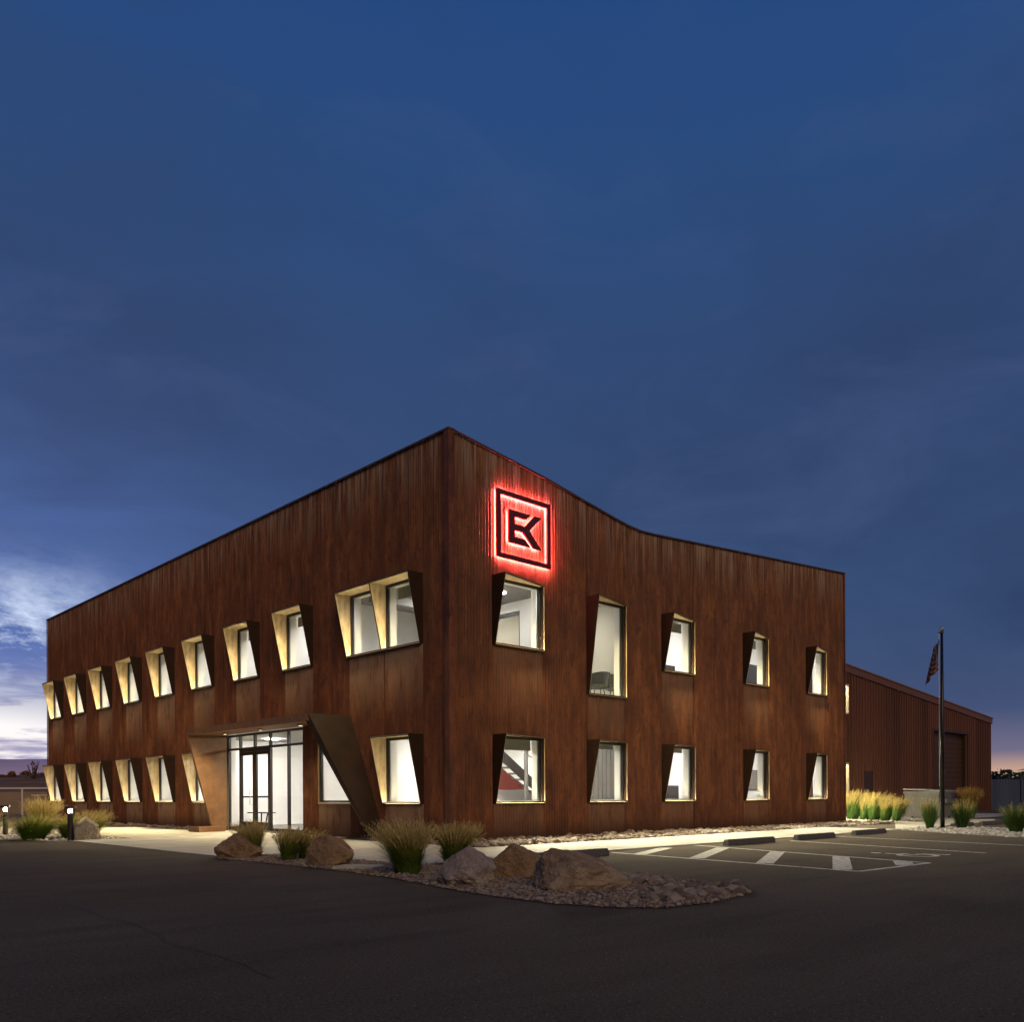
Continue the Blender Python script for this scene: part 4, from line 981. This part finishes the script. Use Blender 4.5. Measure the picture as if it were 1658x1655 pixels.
fo = link('flag', me); fo.location = (15.15, -4.6, 0); tag(fo, 'drooping striped national flag with dark blue canton hanging from the pole', 'flag')

# ================================================================== WAREHOUSE
WY = 4.0; WX0, WX1 = 18.6, 46.4
def wtop(x): return 6.95 + (5.58 - 6.95) * (x - 26.86) / (46.4 - 26.86)
ware = thing('warehouse', 'long low brown metal warehouse with sloping roof beside the office', 'warehouse', (0, 0, 0))
GX0, GX1, GZ = 37.3, 42.4, 4.45
wins = [(26.2, 27.2, .92, 2.48), (26.2, 27.2, 4.72, 6.1)]
DX0, DX1, DZ = 28.87, 29.95, 2.12
wx = WX0
while wx < WX1 - .05:
    e = min(wx + .9, WX1); b = MB(); n = 3
    for k in range(n):
        a, c = wx + (e - wx) * k / n, wx + (e - wx) * (k + 1) / n; rib = a + (c - a) * .80
        for (p, q, yy) in ((a, rib, WY), (rib, c, WY - .055)):
            um = (p + q) / 2; iv = [(0.0, min(wtop(p), wtop(q)))]
            for (o0, o1, oz0, oz1) in wins + [(GX0, GX1, -1, GZ), (DX0, DX1, -1, DZ)]:
                if o0 <= um <= o1:
                    nv = []
                    for (l0, l1) in iv:
                        if oz0 > l0: nv.append((l0, min(l1, oz0)))
                        if oz1 < l1: nv.append((max(l0, oz1), l1))
                    iv = nv
            for (l0, l1) in iv: b.box(p, q, yy, WY + .05, l0, l1)
    if b.f: b.obj('wall_panel', M['warehouse'], ware)
    wx = e
b = MB(); b.box(WX1 - .05, WX1, WY + .06, WY + 20, 0, 5.4); b.obj('side_wall', M['warehouse'], ware)
b = MB(); b.hexa([(WX0, WY - .10, wtop(WX0) - .28), (WX1 + .12, WY - .10, wtop(WX1) - .28), (WX1 + .12, WY + .06, wtop(WX1) - .28), (WX0, WY + .06, wtop(WX0) - .28)], [(WX0, WY - .10, wtop(WX0) + .02), (WX1 + .12, WY - .10, wtop(WX1) + .02), (WX1 + .12, WY + .06, wtop(WX1) + .02), (WX0, WY + .06, wtop(WX0) + .02)])
b.obj('eave_trim', M['warehouse'], ware)
b = MB(); b.hexa([(WX0, WY - .14, wtop(WX0) + .022), (WX1 + .16, WY - .14, wtop(WX1) + .022), (WX1 + .16, WY + 20, wtop(WX1) + .022), (WX0, WY + 20, wtop(WX0) + .022)], [(WX0, WY - .14, wtop(WX0) + .09), (WX1 + .16, WY - .14, wtop(WX1) + .09), (WX1 + .16, WY + 20, wtop(WX1) + .09), (WX0, WY + 20, wtop(WX0) + .09)])
b.obj('roof', M['corten_orange'], ware)
b = MB(); b.box(GX0 - .12, GX0, WY - .08, WY + .3, 0, GZ + .12); b.box(GX1, GX1 + .12, WY - .08, WY + .3, 0, GZ + .12); b.box(GX0, GX1, WY - .08, WY + .3, GZ, GZ + .12); gf = b.obj('garage_door', M['doordark'], ware)
ns = 16
for k in range(ns):
    z0 = .02 + (GZ - .03) * k / ns; z1 = .02 + (GZ - .03) * (k + 1) / ns
    b = MB(); b.hexa([(GX0, WY + .28, z0), (GX1, WY + .28, z0), (GX1, WY + .34, z0), (GX0, WY + .34, z0)], [(GX0, WY + .25, z1 - .02), (GX1, WY + .25, z1 - .02), (GX1, WY + .34, z1 - .02), (GX0, WY + .34, z1 - .02)]); b.obj('slat', M['doormetal'], gf)
b = MB(); b.box(DX0, DX1, WY + .0, WY + .04, .02, DZ); do = b.obj('door', M['doordark'], ware)
b = MB(); b.box(DX0 + .08, DX0 + .2, WY - .06, WY - .001, 1.0, 1.05); b.obj('handle', M['steel'], do)
for (a, c, z0, z1) in wins:
    b = MB(); b.box(a, a + .05, WY - .09, WY + .04, z0, z1); b.box(c - .05, c, WY - .09, WY + .04, z0, z1); b.box(a + .05, c - .05, WY - .09, WY + .04, z1 - .05, z1); b.box(a + .05, c - .05, WY - .09, WY + .04, z0, z0 + .05)
    wo = b.obj('window', M['lining'], ware); bxo('pane', M['glass'], wo, a + .05, c - .05, WY - .01, WY, z0 + .05, z1 - .05)
    b = MB(); b.box(a - .5, c + .5, WY + .9, WY + 1.0, z0 - .3, z1 + .3); b.obj('inner_wall', M['white'], ware)
    b = MB(); b.box(a, c, WY + .3, WY + .8, z1 + .25, z1 + .28); b.obj('ceiling_light', M['lightpanel'], ware)

# dumpster
dp = thing('dumpster', 'grey steel dumpster with sloped lid in front of the warehouse', 'dumpster', (26.55, .05, .005))
b = MB(); b.hexa([(-.80, -.66, .06), (.80, -.66, .06), (.80, .72, .06), (-.80, .72, .06)], [(-.92, -.66, 1.10), (.92, -.66, 1.10), (.92, .72, 1.10), (-.92, .72, 1.10)]); b.obj('bin_body', M['dumpster'], dp)
b = MB(); b.box(-.96, -.925, -.7, .76, 1.02, 1.12); b.box(.925, .96, -.7, .76, 1.02, 1.12); b.box(-.925, .925, -.70, -.665, 1.02, 1.12); b.obj('rim', M['dumpster'], dp)
for s in (0, 1):
    b = MB(); x0, x1 = (-.95, -.01) if s == 0 else (.01, .95); b.hexa([(x0, -.72, 1.121), (x1, -.72, 1.121), (x1, .78, 1.20), (x0, .78, 1.20)], [(x0, -.72, 1.15), (x1, -.72, 1.15), (x1, .78, 1.25), (x0, .78, 1.25)]); b.obj('lid', M['lid'], dp)
for y in (-.82, .725):
    b = MB(); b.box(-.5, .5, y, y + .09 if y > 0 else y + .155, .62, .80); b.obj('fork_pocket', M['dumpster'], dp)
for k in range(4):
    b = MB(); b.tube([((-1) ** k * .65, -.5 if k < 2 else .5, .0), ((-1) ** k * .65, -.5 if k < 2 else .5, .058)], .05, 8); b.obj('wheel', M['black'], dp)

# ================================================================== RIGHT BACKGROUND
fen = thing('slat_fence', 'blue grey privacy slat fence beyond the warehouse end', 'fence', (48.5, 4.9, -.03))
fd = Vector((.722, -.691, 0)); nfl = 60
slm = MB(); slm.box(-.088, .088, -.02, .02, 0, 1.95); slm = slm.mesh('slat', M['bluefence'])
for k in range(nfl):
    o = link('slat', slm, fen, tuple(fd * (k * .19))); o.rotation_euler = (0, 0, math.atan2(fd.y, fd.x))
for k in range(0, nfl, 12):
    b = MB(); p = fd * (k * .19 - .095) + Vector((-.04, -.04, 0)); b.tube([tuple(p), tuple(p + Vector((0, 0, 2.3)))], .04, 8); b.obj('post', M['bluefence'], fen)
lp = thing('lamp_post', 'slim dark post standing in front of the blue fence', 'post', (33.0, -3.95, -.0))
b = MB(); b.tube([(0, 0, 0), (0, 0, .75)], .10, 10); b.obj('base', M['doordark'], lp)
b = MB(); b.tube([(0, 0, .751), (0, 0, 2.0)], .03, 8); b.obj('pole', M['pole'], lp)
# tree line
tl = MB(); tl.at = {'h': [], 'tint': []}; rnd = random.Random(5)
def at(px_, dep, zz=0.0):
    u = (px_ - 829) / 1417.6; p = CAMPOS + FW * dep + RT * (u * dep); return (p.x, p.y, zz)
for k in range(420):
    bp = Vector(at(rnd.uniform(1560, 2000), rnd.uniform(150, 190), -.05)); hh = rnd.uniform(3.6, 5.8) * (.85 + .35 * noise.noise(Vector((bp.x * .12, bp.y * .1, 0))))
    for q in range(22):
        a = rnd.uniform(0, 6.28); r_ = rnd.uniform(.2, 1.9); zz = hh * rnd.uniform(.05, 1.0); sz = rnd.uniform(.5, 1.1); r_ *= (1.05 - .7 * zz / hh)
        c = bp + Vector((math.cos(a) * r_, math.sin(a) * r_, zz)); k0 = len(tl.v)
        for e in range(3):
            vv = Vector((rnd.uniform(-1, 1), rnd.uniform(-1, 1), rnd.uniform(-.8, .8))) * sz; tl.v.append(tuple(c + vv)); tl.at['h'].append(zz / hh); tl.at['tint'].append(rnd.random())
        tl.f.append((k0, k0 + 1, k0 + 2))
stuff(tl.obj('distant_woodland', M['treedark'], recalc=False))
def shed(loc, sx, sy, h, label):
    t = thing('distant_shed', label, 'shed', loc, rz=RZ)
    b = MB(); b.box(-sx / 2, sx / 2, -sy / 2, sy / 2, 0, h); b.obj('wall', M['farwall'], t)
    b = MB(); b.hexa([(-sx / 2 - .2, -sy / 2 - .3, h), (sx / 2 + .2, -sy / 2 - .3, h), (sx / 2 + .2, sy / 2, h + .5), (-sx / 2 - .2, sy / 2, h + .5)], [(-sx / 2 - .2, -sy / 2 - .3, h + .12), (sx / 2 + .2, -sy / 2 - .3, h + .12), (sx / 2 + .2, sy / 2, h + .62), (-sx / 2 - .2, sy / 2, h + .62)]); b.obj('roof', M['farroof'], t)
    b = MB(); b.box(-sx * .2, sx * .1, -sy / 2 - .05, -sy / 2 - .005, h * .45, h * .7); b.obj('window', M['farwin'], t)
shed(at(1613, 140), 2.6, 3, 2.2, 'low far shed with pale roof just past the warehouse corner')
shed(at(1629, 146), 2.4, 3, 2.7, 'taller far shed with pale blue roof rising above the fence')

# ================================================================== LEFT BACKGROUND
hm = MB(); ys = []
for k in range(81):
    f = k / 80; az = R(-75 + 150 * f); dirv = FW * math.cos(az) + RT * math.sin(az); base_p = CAMPOS + dirv * 4200
    px_ = 829 + 1417.6 * math.tan(az) if abs(az) < 1.2 else 0
    hh = 190 + 25 * noise.noise(Vector((f * 9, 1.7, 0))) + 14 * noise.noise(Vector((f * 31, 4, 0)))
    if az > R(5): hh *= max(.0, 1 - (math.degrees(az) - 5) / 22)
    for zz, dd in ((-5, 0), (hh * .55, 250), (hh, 520), (-5, 1100)):
        p = base_p + dirv * dd; hm.v.append((p.x, p.y, zz))
for k in range(80):
    a = k * 4
    for j in range(3): hm.f.append((a + j, a + 4 + j, a + 5 + j, a + 1 + j))
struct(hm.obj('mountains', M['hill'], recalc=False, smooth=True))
bm_ = MB(); nb = 40
for k in range(nb + 1):
    f = k / nb; px_ = -260 + 900 * f; hh = 3.3 + .4 * noise.noise(Vector((f * 7, 0, 3))) + .25 * noise.noise(Vector((f * 25, 0, 3)))
    for dep, zz in ((70, -.05), (78, hh * .6), (88, hh), (110, -.05)):
        p = at(px_, dep); bm_.v.append((p[0], p[1], zz))
for k in range(nb):
    for j in range(3): bm_.f.append((k * 4 + j, k * 4 + 4 + j, k * 4 + 5 + j, k * 4 + 1 + j))
struct(bm_.obj('berm_terrain', M['berm'], recalc=False, smooth=True))
def scrub(px_, dep, z0, wd, h, label, seed, twig=False):
    rnd = random.Random(seed); t = thing('scrub_bush', label, 'bush', at(px_, dep, z0), 'scrub bushes on the berm')
    b = MB()
    for k in range(9 if twig else 5):
        a = rnd.uniform(0, 6.28); b.tube([(0, 0, -.3), (math.cos(a) * wd * .2, math.sin(a) * wd * .2, h * .5), (math.cos(a) * wd * .45, math.sin(a) * wd * .45, h * rnd.uniform(.8, 1.1))], [.06, .04, .02], 5)
    b.obj('stems', M['bark'], t)
    l = MB(); l.at = {'h': [], 'tint': []}
    for k in range(60 if twig else 420):
        a = rnd.uniform(0, 6.28); r_ = wd * .5 * math.sqrt(rnd.random()); zz = h * rnd.random() ** .8; r_ *= math.sqrt(max(.1, 1 - (zz / h) ** 2)); s = .16
        c = Vector((math.cos(a) * r_, math.sin(a) * r_, zz)); k0 = len(l.v)
        for e in range(3):
            l.v.append(tuple(c + Vector((rnd.uniform(-s, s), rnd.uniform(-s, s), rnd.uniform(-s, s))))); l.at['h'].append(zz / h); l.at['tint'].append(rnd.random())
        l.f.append((k0, k0 + 1, k0 + 2))
    l.obj('leaves', M['scrub'], t, recalc=False)
scrub(20, 86, 2.6, 1.0, .9, 'rust red round bush on the berm below the mountains', 1)
scrub(3, 86, 2.4, 1.1, .8, 'low brown bush on the berm at the left edge', 2)
scrub(42, 88, 2.7, 1.6, .9, 'wide brown bush on the crest of the berm', 3)
scrub(54, 84, 2.4, 1.2, 2.0, 'bare twiggy bush rising from the berm', 4, True)
scrub(66, 87, 2.6, 1.4, .8, 'brown bush on the berm next to the building edge', 5)
# pipe rail and low tan wall
rail = thing('pipe_rail', 'white pipe rail with one post behind the left grasses', 'railing', at(0, 52, -.03), rz=RZ)
for (xa, xb, zz) in ((-8.0, 6.2, 1.60),):
    b = MB(); b.tube([(xa, 0, zz), (xb, 0, zz)], .05, 8); b.obj('rail', M['rail'], rail)
for x in (-6.2, -2.4, 1.32, 5.1):
    b = MB(); b.tube([(x, 0, 0), (x, 0, 1.55)], .05, 8); b.obj('post', M['rail'], rail)
for q in range(3):
    b = MB(); b.tube([(-8, .05, 1.85 + q * .22), (6.2, .05, 1.85 + q * .22)], .008, 5); b.obj('wire', M['pole'], rail)
o = bxo('low_wall', M['tanwall'], None, -10, 6.0, 0, .3, 0, 1.42); o.location = at(0, 56, -.03); o.rotation_euler = (0, 0, RZ); tag(o, 'plain tan low wall behind the white pipe rail', 'wall')
ub = thing('utility_box', 'small tan utility box with pale lid beside the building end', 'utility box', at(70, 47, 0), rz=RZ)
b = MB(); b.box(-.42, .42, -.3, .3, 0, 1.12); b.obj('cabinet', M['tanwall'], ub); b = MB(); b.box(-.46, .46, -.34, .34, 1.121, 1.17); b.obj('lid', M['rail'], ub)
